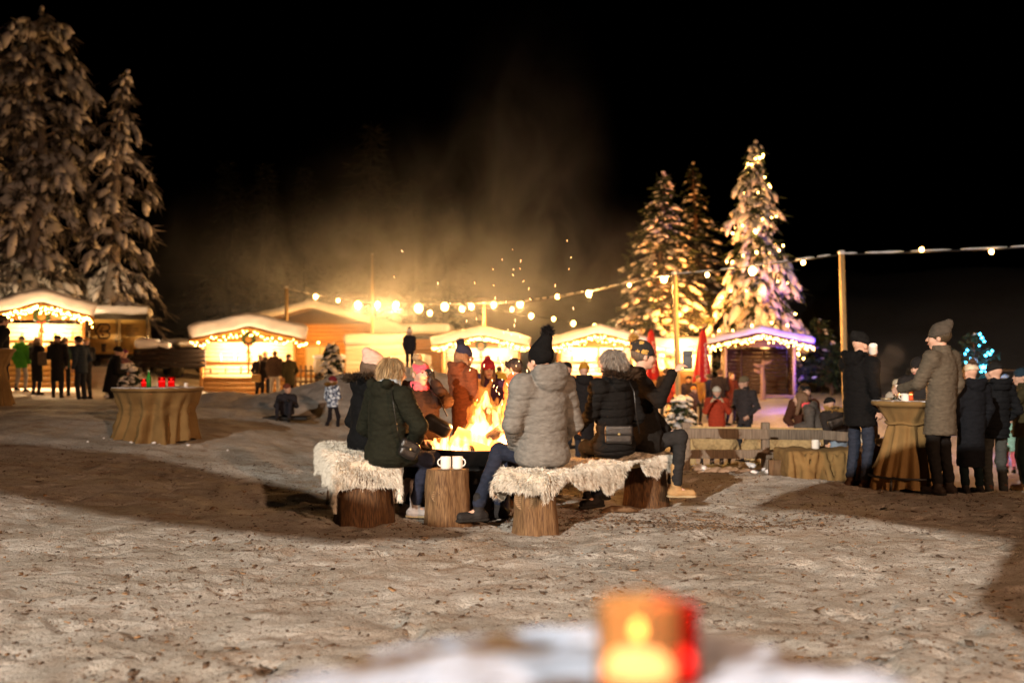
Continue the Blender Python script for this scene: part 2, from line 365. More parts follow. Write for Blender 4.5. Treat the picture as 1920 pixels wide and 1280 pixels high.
# ================================================================ unseen slabs added behind the camera, shaped to cast the ground shadows
def add_shadow_slab(poly, zc, label):
    V = []
    for (x, y) in poly:
        Q = np.array([x, y, 0.0]); V.append(FL + (Q - FL) * (FL[2] - zc) / FL[2])
    V = np.array(V); n = len(V); c = V.mean(0); c[2] = 0
    t = thing('shadow_slab', label, 'roof', tuple(c))
    bm = bmesh.new(); vs_ = [bm.verts.new(v - c) for v in V]; f = bm.faces.new(vs_)
    r = bmesh.ops.extrude_face_region(bm, geom=[f]); bmesh.ops.translate(bm, vec=(0, 0, .06), verts=[g for g in r['geom'] if isinstance(g, bmesh.types.BMVert)])
    bmesh.ops.recalc_face_normals(bm, faces=bm.faces); me = bpy.data.meshes.new('boards'); bm.to_mesh(me); bm.free(); link('boards', me, DARKWOOD, t, False)
    q = V[np.argmax(np.abs(V[:, 0] - V[:, 0].mean()) - .2 * V[:, 1])] * .97 + V.mean(0) * .03
    MB().bar((q[0] - c[0], q[1] - c[1], 0), (q[0] - c[0], q[1] - c[1], zc - .001), .14, .14).build('post', DARKWOOD, t)
add_shadow_slab([(-11, 12.8), (-5.5, 10.7), (-3.2, 8.75), (-1.31, 7.72), (-.45, 8.05), (-1.25, 8.95), (-2.4, 10.7), (-4.9, 13.4), (-7.5, 14.4), (-12, 16.5)], 4.5, 'added unseen slab on a post, shaped to cast the left shadow band')
add_shadow_slab([(2.35, 9.75), (2.97, 9.3), (3.96, 7.87), (3.3, 6.8), (2.72, 5.87), (2.66, 5.0), (3.2, 4.2), (9, 4.2), (9, 11.6), (5.2, 12.2), (3.55, 11.4)], 4.5, 'added unseen slab on a post, shaped to cast the right shadow patch')

# ================================================================ market stalls
def ico(sub=1):
    bm = bmesh.new(); bmesh.ops.create_icosphere(bm, subdivisions=sub, radius=1)
    V = np.array([v.co[:] for v in bm.verts]); F = np.array([[v.index for v in f.verts] for f in bm.faces]); bm.free(); return V, F
ICO1 = ico(1); ICO2 = ico(2)
def bulb_mesh(name, r, m, base=ICO1, sock=False):
    me = mesh_np(name, base[0] * (r, r, r * 1.12), [base[1]]); me.materials.append(m)
    me.polygons.foreach_set('use_smooth', np.ones(len(me.polygons), bool)); return me
TINYMESH = bulb_mesh('bulb', .019, TINY)
def fairy(label, pts, group, drop=(.06, .30), per=1, cab=True):
    """an icicle chain: every bulb an object of its own under the chain"""
    pts = np.array(pts, float); t = thing('fairy_lights', label, 'string lights', tuple(pts[0]), group=group)
    c = MB().tube(pts - pts[0], .008, 5)
    for i, p in enumerate(pts):
        k = 1 + (i % 2 if per > 1 else 0); dd = random.uniform(*drop)
        if cab: c.tube([p - pts[0], p - pts[0] + (0, 0, -dd)], .004, 4)
        for j in range(per):
            q = p - pts[0] + np.array([random.uniform(-.03, .03), random.uniform(-.02, .02), -dd * (j + 1) / per])
            o = bpy.data.objects.new('bulb', TINYMESH); COL.objects.link(o); o.parent = t; o.location = q; o.scale = (random.uniform(.8, 1.4),) * 3
    c.build('cable', BLACKCAB, t); return t
WREATH = mat('wreath_green', (.03, .06, .025), .8, .4, 40, .8, 80)
RED = mat('red_ribbon', (.55, .03, .03), .5)
GLOWWALL = M_wood('lit_pine_wall', (.62, .44, .22), (.74, .56, .32))  # back walls made paler, lamplight put into the colour
def snowcap(parts, name, parent, res=.06, lump=.035, k=.12):
    s = SDF(res, k)
    for c, h, rad, M in parts: s.box(c, h, rad, M)
    ph = random.random() * 9
    s.post = lambda X, Y, Z: lump * wob(X, Y, Z, 3.1, ph) + lump * .5 * wob(X, Y, Z, 8.3, ph)
    return link(name, s.mesh(name), SNOW, parent)
def rotY(a): return np.array(Matrix.Rotation(a, 3, 'Y'))
GLASSB = [mat('bottle_brown', (.12, .05, .015), .15, spec=.6), mat('bottle_green', (.03, .12, .03), .15, spec=.6), mat('bottle_pale', (.75, .68, .5), .2, spec=.6), mat('jar_amber', (.5, .25, .05), .2, spec=.6)]
def bottle_mesh(h=.28, r=.038):
    return MB().lathe([(.001, 0), (r, .004), (r, h * .58), (r * .8, h * .68), (r * .36, h * .78), (r * .34, h), (.001, h)], n=10)
def gable_stall(label, px, base_y, w, d, ez, rz_, counter, roofw, ov=.35, rot=0.0, wreath=True, goods=True, lights=None, dark=False, z0=None, snow_t=.28, sign=True, shelf_label=None, post_col=None, glow=48, lampw=720, lampc=(1, .66, .34)):
    x = (px - 960) / FPX * base_y; z0 = float(gz(x, base_y)) if z0 is None else z0
    t = thing('market_stall', label, 'stall', (x, base_y, z0), rot)
    wd = DARKWOOD if dark else PINE; hw = w / 2
    for sx in (-1, 1):
        b = MB()
        for i in range(int(ez / .16)): b.box((sx * (hw - .02), d / 2, .08 + i * .16), (.035, d - .12, .152))
        b.build('side_wall', wd, t)
    b = MB()
    for i in range(int((ez + .1) / .16)): b.box((0, d - .02, .08 + i * .16), (w - .1, .035, .152))
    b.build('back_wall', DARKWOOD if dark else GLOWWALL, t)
    for sx in (-1, 1): MB().bar((sx * (hw - .05), 0, 0), (sx * (hw - .05), 0, ez + .02), .11, .11).build('corner_post', PALEWOOD if post_col else wd, t)
    if counter:
        b = MB()
        for i in range(int(counter / .17)): b.box((0, .03, .085 + i * .17), (w - .22, .03, .1675))
        b.build('counter_front', wd, t)
        MB().box((0, -.06, counter), (w - .16, .36, .05)).build('counter_top', PALEWOOD, t)
        MB().bar((0, 0, counter + .03), (0, 0, ez), .08, .08).build('centre_post', wd, t)
    # gable board
    g = MB(); g.add([(-hw - .1, -.03, ez), (hw + .1, -.03, ez), (0, -.03, rz_), (-hw - .1, .0, ez), (hw + .1, .0, ez), (0, .0, rz_)], T=[[0, 1, 2], [5, 4, 3]], Q=[[0, 3, 4, 1], [1, 4, 5, 2], [2, 5, 3, 0]])
    g.build('gable_board', wd, t)
    # roof boards and the snow on it
    ang = math.atan2(rz_ - ez, roofw / 2); L = (roofw / 2) / math.cos(ang)
    rb = MB()
    for sx in (-1, 1): rb.box((sx * roofw / 4, d / 2 - ov / 2, (ez + rz_) / 2 + .05), (L, d + ov + .3, .05), rot=rotY(sx * ang))
    roof = rb.build('roof', wd, t)
    sn = []
    for sx in (-1, 1): sn.append(((sx * roofw / 4 * .98, d / 2 - ov / 2, (ez + rz_) / 2 + .09 + snow_t / 2), (L / 2 + .06, (d + ov + .4) / 2, snow_t / 2), min(.13, snow_t * .48), rotY(sx * ang)))
    snowcap(sn, 'roof_snow', t)
    for sx in (-1, 1): MB().bar((0, -ov - .16, rz_ + .03), (sx * roofw / 2, -ov - .16, ez + .03), .03, .16).build('barge_board', wd, t)
    if sign: MB().box((w * .22, -.05, ez + (rz_ - ez) * .26), (w * .30, .025, .16)).build('sign_board', PALEWOOD, t)
    if wreath:
        wr = MB(); a = np.linspace(0, 6.283, 17); wr.tube(np.stack([.19 * np.cos(a), 0 * a - .1, ez + .12 + .19 * np.sin(a)], 1), [.06 + .015 * (i % 2) for i in range(17)], 7)
        wo = wr.build('wreath', WREATH, t)
        bo = MB(); bo.add([(0, -.17, ez - .08), (-.12, -.17, ez - .02), (-.12, -.17, ez - .14), (.12, -.17, ez - .02), (.12, -.17, ez - .14), (-.09, -.17, ez - .42), (-.03, -.17, ez - .4), (.09, -.17, ez - .42), (.03, -.17, ez - .4), (0, -.14, ez - .08)], T=[[0, 1, 2], [0, 4, 3], [0, 5, 6], [0, 8, 7], [9, 2, 1], [9, 3, 4]])
        bo.build('bow', RED, wo)
    ca, sa = math.cos(rot), math.sin(rot)
    def wpt(p): return np.array([x + p[0] * ca - p[1] * sa, base_y + p[0] * sa + p[1] * ca, z0 + p[2]])
    if lampw:
        for lx in (-w * .25, w * .25): lamp('stall_light', 'POINT', wpt((lx, d * .42, ez - .12)), lampw, lampc)
        lm = MB(); lm.lathe([(.001, .1), (.03, .09), (.06, .0), (.055, 0), (.001, .03)], (0, d * .42, ez + .0), 12); lm.build('lamp_shade', METAL, t)
    if goods:
        MB().box((0, d - .16, counter + .45), (w - .3, .22, .03)).build('shelf', PALEWOOD, t)
        bm_ = [bottle_mesh(random.uniform(.22, .32), random.uniform(.035, .05)).build('bottle', m, None, True) for m in GLASSB]
        src = [(o.data) for o in bm_]
        for o in bm_: bpy.data.objects.remove(o)
        nb = int(w * 3.2); used = 0
        for i in range(nb):
            row = i % 2
            me = src[random.choice((0, 1, 2, 2, 3))]; o = bpy.data.objects.new('bottle', me); COL.objects.link(o)
            lx = -hw + .25 + (w - .5) * (i + .5) / nb
            if row == 0 and abs(lx) < .12: lx += .2
            o.location = wpt((lx, -.1 + random.uniform(-.04, .06) if row == 0 else d - .16, counter + (.026 if row == 0 else .466)))
            tag(o, ('bottle standing on the counter of the ' if row == 0 else 'bottle standing on the back shelf of the ') + shelf_label, 'bottle', 'bottles in the ' + shelf_label)
    if lights:
        n = lights; pts = []
        for i in range(n):
            u = -1 + 2 * i / (n - 1); pts.append(wpt((u * (roofw / 2 - .04), -ov - .2, rz_ - (rz_ - ez) * abs(u) + .06)))
        fairy('icicle chain of warm bulbs along the eaves of the ' + shelf_label, pts, 'icicle lights on the market stalls', per=2 if n < 50 else 1)
        for u in (-.6, 0, .6): lamp('fairy_glow', 'POINT', wpt((u * roofw / 2, -ov - .75, rz_ - (rz_ - ez) * abs(u) - .45)), glow, (1, .58, .27))
    return t, wpt
gable_stall('spruce market stall with thick snow roof where a green jacket queues', 78, 31.1, 2.5, 2.2, 2.12, 2.55, 1.1, 3.0, rot=R(24), lights=48, z0=.60, shelf_label='stall where the green jacket queues', snow_t=.46)
gable_stall('spruce market stall with rounded snow roof and wreath beside the snow bank', 466, 36.8, 3.45, 2.4, 2.15, 2.62, 1.0, 4.1, rot=R(14), lights=50, z0=-.02, shelf_label='stall beside the snow bank', snow_t=.55, lampw=900)
gable_stall('market stall straight behind the fire, half hidden by sparks and smoke', 902, 43.0, 3.4, 2.2, 2.0, 2.45, 1.0, 4.2, lights=48, z0=.0, shelf_label='stall straight behind the fire', snow_t=.42)
gable_stall('market stall with low snow roof behind the grey haired woman', 1122, 41.5, 3.3, 2.2, 2.0, 2.5, 1.0, 3.9, lights=46, z0=0, shelf_label='stall behind the grey haired woman', snow_t=.38, wreath=False, lampw=950)
hut, hpt = gable_stall('open dark wooden hut with pale posts under the lit fir tree', 1424, 39.5, 2.75, 2.4, 1.95, 2.42, 0, 4.1, lights=48, dark=True, goods=False, z0=.05, shelf_label='open dark hut', snow_t=.3, wreath=False, sign=False, post_col=True, lampw=0, rot=R(-9), glow=9)
MB().box((0, -.2, .02), (2.9, .5, .06)).build('threshold', PALEWOOD, hut)
for xx in (-.55, .35): MB().bar((xx, 2.2, 0), (xx, 2.2, 1.9), .08, .08).build('inner_post', DARKWOOD, hut)
lamp('hut_glow', 'POINT', hpt((-.2, -.6, 1.7)), 16, (1, .5, .2))
# carved sign post beside the hut
t = thing('carved_post', 'tall carved wooden post with stubby arms in front of the dark hut', 'post', tuple(W(1430, 735, 37.0)))
MB().tube([(0, 0, -.3), (.02, 0, .4), (-.02, 0, .8), (.03, 0, 1.2)], [.11, .09, .08, .05], 9).build('trunk', M_wood('peeled_wood', (.38, .22, .15), (.5, .32, .22)), t, True)
for k, (z, s_) in enumerate(((.95, -1), (.75, -1), (1.08, 1))): MB().tube([(0, 0, z), (s_ * .2, -.02, z + .02), (s_ * .34, -.02, z + .1)], [.07, .06, .03], 8).build('arm', MATS['peeled_wood'], t, True)
# flat roofed kiosk with brightly lit front
KX = W(1272, 740, 43.0); t = thing('kiosk', 'flat roofed kiosk with brightly lit front behind the red parasols', 'kiosk', (KX[0], 43.0, 0))
WHITEP = mat('white_panel', (.74, .72, .66), .5, .06, 3, .05)
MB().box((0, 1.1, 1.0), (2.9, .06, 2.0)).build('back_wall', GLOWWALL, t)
for sx in (-1, 1): MB().box((sx * 1.42, .55, 1.0), (.06, 1.04, 2.0)).build('side_wall', WHITEP, t)
MB().box((0, 0, .5), (2.76, .05, 1.0)).build('counter_front', PINE, t); MB().box((0, -.08, 1.03), (2.86, .4, .05)).build('counter_top', PALEWOOD, t)
MB().box((0, -.03, 1.86), (2.9, .05, .26)).build('fascia', WHITEP, t); MB().box((0, .5, 2.03), (3.1, 1.5, .06)).build('roof', WHITEP, t)
snowcap([((0, .5, 2.27), (1.62, .82, .22), .16, np.eye(3))], 'roof_snow', t)
for lx in (-.8, .8): lamp('stall_light', 'POINT', (KX[0] + lx, 43.5, 1.75), 520, (1, .5, .15))
lamp('stall_light', 'POINT', (KX[0], 42.2, 2.0), 240, (1, .5, .15))
fairy('row of warm bulbs along the flat kiosk roof edge', [(KX[0] - 1.5 + 3.0 * i / 21, 42.72, 2.02) for i in range(22)], 'icicle lights on the market stalls', (.05, .1))
# ---------------------------------------------------------------- long timber house at the back
HX = W(640, 700, 52.0)
t = thing('timber_house', 'long timber house with low snow covered gable in the smoke', 'house', (HX[0], 52.0, 0))
for (a, b_, z0, z1) in ((-4.2, 2.2, 0, 3.4), (2.2, 5.2, 0, 2.8)):
    b = MB()
    for i in range(int((z1 - z0) / .2)): b.box(((a + b_) / 2, 0, .1 + i * .2), (b_ - a - .02, .05, .192))
    b.build('wall', PINE, t)
g = MB(); g.add([(-4.2, -.01, 3.3), (2.6, -.01, 3.3), (-1.6, -.01, 4.1), (-4.2, .05, 3.3), (2.6, .05, 3.3), (-1.6, .05, 4.1)], T=[[0, 1, 2], [5, 4, 3]], Q=[[0, 3, 4, 1], [1, 4, 5, 2], [2, 5, 3, 0]]); g.build('gable', DARKWOOD, t)
rf = MB(); rf.box((-3.2, 1.6, 3.72), (3.5, 5, .07), rot=rotY(-.24)); rf.box((.75, 1.6, 3.58), (4.9, 5, .07), rot=rotY(.26)); rf.box((3.6, 1.6, 2.84), (3.9, 5, .07)); rf.build('roof', DARKWOOD, t)
snowcap([((-3.2, 1.5, 3.98), (1.85, 2.6, .2), .16, rotY(-.24)), ((.75, 1.5, 3.84), (2.5, 2.6, .2), .16, rotY(.26)), ((3.7, 1.5, 3.12), (2.05, 2.6, .26), .2, np.eye(3))], 'roof_snow', t, .09)
CURT = mat('pale_curtain', (.62, .58, .52), .8, .1, 6)
for (wx, wz, ww, wh) in ((-1.1, 1.5, 1.5, 1.5),):
    f = MB()
    for (c, s_) in (((wx, -.05, wz + wh / 2), (ww, .06, .08)), ((wx, -.05, wz - wh / 2), (ww, .06, .08)), ((wx - ww / 2, -.05, wz), (.08, .06, wh)), ((wx + ww / 2, -.05, wz), (.08, .06, wh)), ((wx, -.05, wz), (.06, .05, wh))): f.box(c, s_)
    fo = f.build('window', PALEWOOD, t)
    MB().box((wx, -.028, wz), (ww - .1, .008, wh - .1)).build('pane', noshine(mat('lit_pane', (.5, .3, .1), .3, 0, bump=0, emit=.55, ecol=(1, .55, .16))), fo)
    cu = MB()
    for i in range(6): cu.box((wx + ww * .18 + i * .09, -.036, wz + .1 + .05 * i), (.075, .012, wh - .3 - .1 * (5 - i) * .5))
    cu.build('curtain', CURT, fo)
# ---------------------------------------------------------------- white caravan and a car under snow
CX = W(703, 700, 46.5); t = thing('caravan', 'white ribbed trailer under a deep snow cap behind the seated women', 'trailer', (CX[0], 46.5, -.1))
CAR_W = mat('white_paint', (.76, .74, .7), .35, .04, 3, 0, spec=.5)
b = MB()
for i in range(7): b.box((0, .9, .75 + i * .235), (2.75, 1.8, .228))
bevel(b.build('body', CAR_W, t), .015)
MB().box((0, .9, 2.31), (2.82, 1.9, .05)).build('roof_panel', CAR_W, t); snowcap([((0, .9, 2.58), (1.5, 1.05, .26), .2, np.eye(3))], 'roof_snow', t)
for sx in (-.85, .85): MB().lathe([(.001, -.1), (.3, -.1), (.34, -.05), (.34, .05), (.3, .1), (.001, .1)], (sx, .05, .34), 20, axis=(0, 1, 0)).build('wheel', BLACKCAB, t, True)
def snowy_car(label, c, rz, paint, L=3.9, deep=.22, tail=False):
    t = thing('parked_car', label, 'car', c, rz)
    s = SDF(.05, .12); s.box((0, 0, .62), (.82, L / 2, .26), .16); s.box((0, -.15, 1.0), (.70, L * .27, .3), .2, k=.2)
    link('body', s.mesh('body'), paint, t)
    GL = mat('dark_car_glass', (.02, .025, .03), .1, .1, 3, 0, spec=.6)
    for sx in (-1, 1): MB().add([(sx * .715, -1.0, .95), (sx * .715, .75, .95), (sx * .62, .5, 1.22), (sx * .62, -.8, 1.22)], Q=[[0, 1, 2, 3]]).build('side_window', GL, t)
    for yy in (-L * .31, L * .31):
        for sx in (-1, 1): MB().lathe([(.001, -.1), (.2, -.1), (.31, -.07), (.31, .07), (.2, .1), (.001, .1)], (sx * .74, yy, .31), 18, axis=(1, 0, 0)).build('wheel', BLACKCAB, t, True)
    for sx in (-.6, .6): MB().box((sx, -L / 2 - .005, .68), (.26, .03, .14)).build('tail_light', noshine(mat('tail_red', (.5, .02, .02), .3, 0, bump=0, emit=1.2 if tail else .0, ecol=(1, .05, .03))), t)
    snowcap([((0, -.15, 1.30 + deep / 2), (.66, L * .25, deep / 2 + .02), .1, np.eye(3)), ((0, L * .38, .9 + deep / 3), (.7, L * .11, deep / 2), .08, np.eye(3))], 'snow_cover', t)
    return t
snowy_car('white car buried in snow beside the ribbed trailer', tuple(W(760, 738, 46.2)), R(80), CAR_W, deep=.5)
BLUEDK = mat('dark_car_paint', (.02, .022, .028), .3, .1, 3, 0, spec=.5)
snowy_car('dark car with red tail light behind the stall beside the snow bank', (-13.2, 42.5, .75), R(-62), BLUEDK, tail=True)
snowy_car('dark car with a snow roof parked behind the box trailer', (-14.6, 44.5, .9), R(75), mat('black_car_paint', (.012, .012, .013), .3, .1, 3, 0, spec=.5), 4.2)
# ---------------------------------------------------------------- box trailer with the emblem
TY = 36.5; T0 = W(222, 665, TY); t = thing('box_trailer', 'box trailer tinted lamplight yellow with a dark B emblem and rear doors under snow', 'trailer', (T0[0], TY, T0[2]), R(18))
LITDOOR = mat('yellow_lit_door', (.40, .25, .07), .5, .12, 2.5, .05); ALU = mat('alu_frame', (.28, .23, .15), .4, .1, 8, 0, metal=.6); DARKP = mat('dark_print', (.045, .03, .02), .6, .1)  # yellow lamplight put into the door colour
MB().box((0, 1.5, .76), (2.0, 2.9, 1.46)).build('box_body', ALU, t)
for sx in (-1, 1):
    dr = MB().box((sx * .485, .035, .66), (.94, .04, 1.26)).build('door', LITDOOR, t)
    for hz in (.62,): MB().box((sx * .86, -.005, hz), (.2, .03, .05)).build('hinge', ALU, dr)
    MB().tube([(sx * .06, 0, .05), (sx * .06, 0, 1.28)], .018, 8).build('lock_bar', ALU, dr, True)
    MB().box((sx * .08, -.03, .52), (.07, .04, .12)).build('latch', ALU, dr)
for i in range(3): MB().box((0, .02, 1.335 + i * .05), (1.9, .03, .03)).build('header_rail', METAL, t)
for sx in (-1, 1): MB().box((sx * 1.0, 0, .75), (.07, .08, 1.5)).build('frame_post', ALU, t)
MB().box((0, 1.4, -.06), (1.9, 2.6, .12)).build('chassis', METAL, t)
for sx in (-.85, .85): MB().lathe([(.001, -.1), (.22, -.1), (.32, -.07), (.32, .07), (.22, .1), (.001, .1)], (sx, 1.6, -.34), 18, axis=(1, 0, 0)).build('wheel', BLACKCAB, t, True)
snowcap([((0, 1.45, 1.66), (1.08, 1.56, .16), .12, np.eye(3))], 'roof_snow', t)
# emblem: a hexagonal outer stroke that closes in the two bowls of a B, and a chevron inside
def stroke(pts, w, name, par, yy=.012):
    MB().tube(np.array([(p[0], yy, p[1]) for p in pts]), w, 6, squash=1).build(name, DARKP, par, False)
ex, ez_ = -.52, .86
def arc(cx, cz, r, a0, a1, n=9): return [(cx + r * math.cos(R(a0 + (a1 - a0) * i / n)), cz + r * math.sin(R(a0 + (a1 - a0) * i / n))) for i in range(n + 1)]
stroke([(ex - .27, ez_), (ex - .10, ez_ + .26), (ex + .06, ez_ + .26)] + arc(ex + .10, ez_ + .135, .125, 85, -85) + arc(ex + .10, ez_ - .135, .125, 85, -85) + [(ex + .06, ez_ - .26), (ex - .10, ez_ - .26), (ex - .27, ez_)], .033, 'emblem', t)
stroke([(ex + .10, ez_ + .0), (ex - .10, ez_ + .0)], .022, 'emblem_bar', t)
stroke([(ex + .0, ez_ + .15), (ex - .10, ez_), (ex + .02, ez_ - .17)], .024, 'emblem_chevron', t)
for i, (zz, ww) in enumerate(((1.06, .2), (.97, .5), (.88, .48), (.79, .3), (.70, .36))): MB().box((.46 + (ww - .5) * .3, .012, zz), (ww, .004, .035)).build('small_print', DARKP, t)
MB().box((-.5, .012, .26), (.15, .005, .3)).build('notice', DARKP, t)
# snow-topped crossbar and woodpile behind the left table
t = thing('timber_stack', 'low dark timber stack topped with snow beside the box trailer', 'timber stack', tuple(W(283, 690, 35.5)))
b = MB()
for i in range(4): b.bar((-.6, 0, .1 + .17 * i), (1.9, .1, .1 + .17 * i), .16, .16)
b.build('beams', mat('dark_beam', (.016, .010, .007), .8), t); snowcap([((-.1, 0, .88), (.42, .25, .16), .13, np.eye(3)), ((.5, 0, .82), (.2, .2, .1), .09, np.eye(3))], 'snow_top', t, .05)  # even near-black beam colour, darker than the other boards
# picket fence and covered thing by the house
t = thing('picket_fence', 'dark picket fence with snow tips beside the stall counter', 'fence', tuple(W(575, 728, 37.0)))
for i in range(8): MB().box((-.6 + i * .19, 0, .42), (.07, .03, .86)).build('picket', DARKWOOD, t)
for z in (.25, .65): MB().box((.08, .035, z), (1.6, .035, .07)).build('rail', DARKWOOD, t)
t = thing('covered_trailer', 'rounded trailer under a grey tarpaulin and snow near the house window', 'trailer', tuple(W(617, 722, 37.5)))
s = SDF(.05, .1); s.box((0, 0, .72), (.52, .6, .32), .2); link('tarpaulin', s.mesh('tarpaulin'), mat('grey_tarp', (.42, .38, .32), .7), t); snowcap([((0, 0, 1.06), (.55, .6, .1), .09, np.eye(3))], 'snow_top', t, .05)
MB().box((0, 0, .3), (.9, 1.1, .1)).build('frame', METAL, t)
for sx in (-.45, .45): MB().lathe([(.001, -.06), (.2, -.06), (.24, 0), (.2, .06), (.001, .06)], (sx, 0, .24), 16, axis=(1, 0, 0)).build('wheel', BLACKCAB, t, True)
t = thing('bare_pole', 'thin bare pole sticking up through the smoke behind the lights', 'pole', tuple(W(698, 720, 47.0)))
MB().tube([(0, 0, -.3), (0, 0, 6.1)], [.09, .06], 8).build('shaft', PALEWOOD, t, True); MB().lathe([(.001, .1), (.08, .05), (.09, 0), (.001, 0)], (0, 0, 6.1), 8).build('snow_cap', SNOW, t, True)
# ---------------------------------------------------------------- closed red parasols
def parasol(label, px, top, bot, y):
    p = W(px, bot, y); H = (bot - top) / FPX * y; z = float(gz(p[0], y)); t = thing('parasol', label, 'parasol', (p[0], y, z), group='closed red parasols'); zt = p[2] + H - z; zb = p[2] - z
    f = lambda V, a, zz: V * np.concatenate([np.repeat((1 + .28 * np.sin(5 * a) * np.clip((zt - zz) / H * 1.6, 0, 1) + .1 * np.sin(9 * a + zz))[..., None], 2, -1), np.ones_like(V[..., :1])], -1)
    prof = [(.015, zt), (.10, zt - .06 * H), (.17, zt - .3 * H), (.20, zt - .55 * H), (.25, zt - .8 * H), (.29, zb + .06), (.24, zb), (.1, zb + .1)]
    cl = MB().lathe(prof, n=40, fn=f).build('canopy', mat('parasol_red', (.36, .012, .01), .6, .15, 6, .3, 25), t, True)
    MB().tube([(0, 0, -.2), (0, 0, zt + .05)], .03, 8).build('pole', ALU, t, True)
    MB().lathe([(.001, .1), (.3, .1), (.34, .05), (.34, 0), (.001, 0)], n=20).build('base', METAL, t)
    return t, zt, H
WHITEINK = mat('white_print', (.75, .72, .72), .6, .05)
for lab, px, tp, bt, y in (('closed red parasol with white print in front of the bright kiosk', 1318, 617, 723, 36.0), ('closed red parasol seen just behind the patterned beanie', 1221, 617, 712, 39.0)):
    t, zt, H = parasol(lab, px, tp, bt, y)
    sw = MB()
    for k in range(7):                     # a vertical scrawl, too blurred in the photo to read
        z = zt - H * (.28 + .09 * k); a = np.linspace(0, 5.2, 12)
        sw.tube(np.stack([.05 + .045 * np.cos(a) + .02 * (k % 2), -.235 - .05 * (k / 7) - .03 * np.abs(np.cos(a)), z + .06 * np.sin(a)], 1), .011, 5)
    sw.build('lettering', WHITEINK, t)

# ================================================================ lamp poles and strings
def pole(px, top, y, lean=0.0, label=''):
    p = W(px, top, y); z = float(gz(p[0], y)); t = thing('light_pole', label, 'pole', (p[0] + lean, y, z), group='timber poles carrying the string of lights')
    MB().tube([(0, 0, -.3), (-lean, 0, p[2] - z)], [.085, .07], 10).build('shaft', PALEWOOD, t, True)
    s = SDF(.03, .03); s.ell((-lean, 0, p[2] - z + .03), (.1, .1, .07)); link('snow_cap', s.mesh('snow_cap'), SNOW, t)
    return p
PA = pole(537, 540, 40.0, 0, 'timber light pole behind the stall beside the snow bank')
PB = pole(908, 569, 45.5, 0, 'timber light pole behind the stall straight behind the fire')
PC = pole(1265, 514, 28.0, .14, 'timber light pole beside the man holding up a phone')
PD = pole(1578, 476, 25.6, .15, 'timber light pole behind the man in the black jacket')
PE = W(2120, 452, 24.0)
BIG = bulb_mesh('bulb', .068, BULB, ICO2)
def string(label, pts_px, dens=9, snow=True, bulbs=(), grp='strings of party lights'):
    P = [W(*p) for p in pts_px]; cs = [np.array(P[0])]
    for a, b in zip(P[:-1], P[1:]):
        for i in range(1, dens + 1): cs.append(a + (b - a) * i / dens)
    cs = np.array(cs); t = thing('string_lights', label, 'string lights', tuple(cs[0]), group=grp)
    MB().tube(cs - cs[0], .02, 6).build('cable', BLACKCAB, t, True)
    if snow:
        s = MB(); d = np.concatenate([[0], np.cumsum(np.linalg.norm(np.diff(cs, axis=0), axis=1))]); u = 0.0
        while u < d[-1] - .5:
            l = random.uniform(.25, 1.1); q = np.linspace(u, min(u + l, d[-1]), 6); pp = np.stack([np.interp(q, d, cs[:, k]) for k in range(3)], 1) - cs[0]; pp[:, 2] += .03
            s.tube(pp, np.array([.010, .028, .024, .031, .028, .010]) * random.uniform(.7, 1.2), 6); u += l + random.uniform(.0, .3)
        tag(s.build('snow', SNOW, t, True), kind='stuff')
    for (px, py, y, pw, sc) in bulbs:
        p = W(px, py, y); o = bpy.data.objects.new('bulb', BIG); COL.objects.link(o); o.parent = t; o.location = p - cs[0]; o.scale = (sc,) * 3
        if pw: lamp('string_bulb_light', 'POINT', p - (0, 0, .16), pw * 1.25, (1, .46, .12))
    return t
def yAB(px): return np.interp(px, [537, 908, 1265, 1578, 2120], [40, 45.5, 28, 25.6, 24])
bulbsAB = [(px, py, yAB(px), pw, sc) for px, py, pw, sc in ((592, 556, 40, 1.2), (634, 563, 0, 1.1), (671, 571, 560, 2.0), (708, 571, 400, 1.6), (742, 572, 560, 2.0), (785, 578, 1100, 2.6), (806, 587, 0, 1.5), (834, 575, 1300, 2.3), (866, 579, 220, 1.6), (884, 575, 260, 1.7))]
string('warm bulbs on the snowy cable between the two far poles', [(537, 543, 40), (600, 556, 41), (680, 568, 42), (780, 572, 43.7), (850, 572, 44.7), (908, 569, 45.5)], bulbs=bulbsAB)
bulbsBC = [(px, py, yAB(px), pw, sc) for px, py, pw, sc in ((926, 571, 260, 1.7), (975, 570, 340, 1.9), (1045, 556, 60, 1.1), (1104, 550, 700, 1.5), (1180, 534, 60, .8), (1245, 523, 900, 1.4))]
string('warm bulbs on the snowy cable from the fire to the pole by the phone', [(908, 570, 45.5), (975, 566, 42), (1045, 557, 38.7), (1104, 546, 35.9), (1180, 531, 32.1), (1265, 515, 28)], bulbs=bulbsBC)
bulbsCD = [(px, py, yAB(px), pw, sc) for px, py, pw, sc in ((1326, 515, 50, .8), (1411, 508, 900, 1.5), (1506, 492, 60, .8))]
string('warm bulbs on the snowy cable in front of the lit fir tree', [(1265, 515, 28), (1326, 510, 27.5), (1411, 500, 26.9), (1506, 487, 26.1), (1578, 477, 25.6)], bulbs=bulbsCD)
string('two warm bulbs on the thin cable running out over the right hand crowd', [(1578, 477, 25.6), (1660, 475, 25.3), (1728, 472, 25.1), (1859, 467, 24.8), (2120, 452, 24)], bulbs=[(1728, 468, 25.1, 60, .8), (1859, 472, 24.8, 60, .8)])
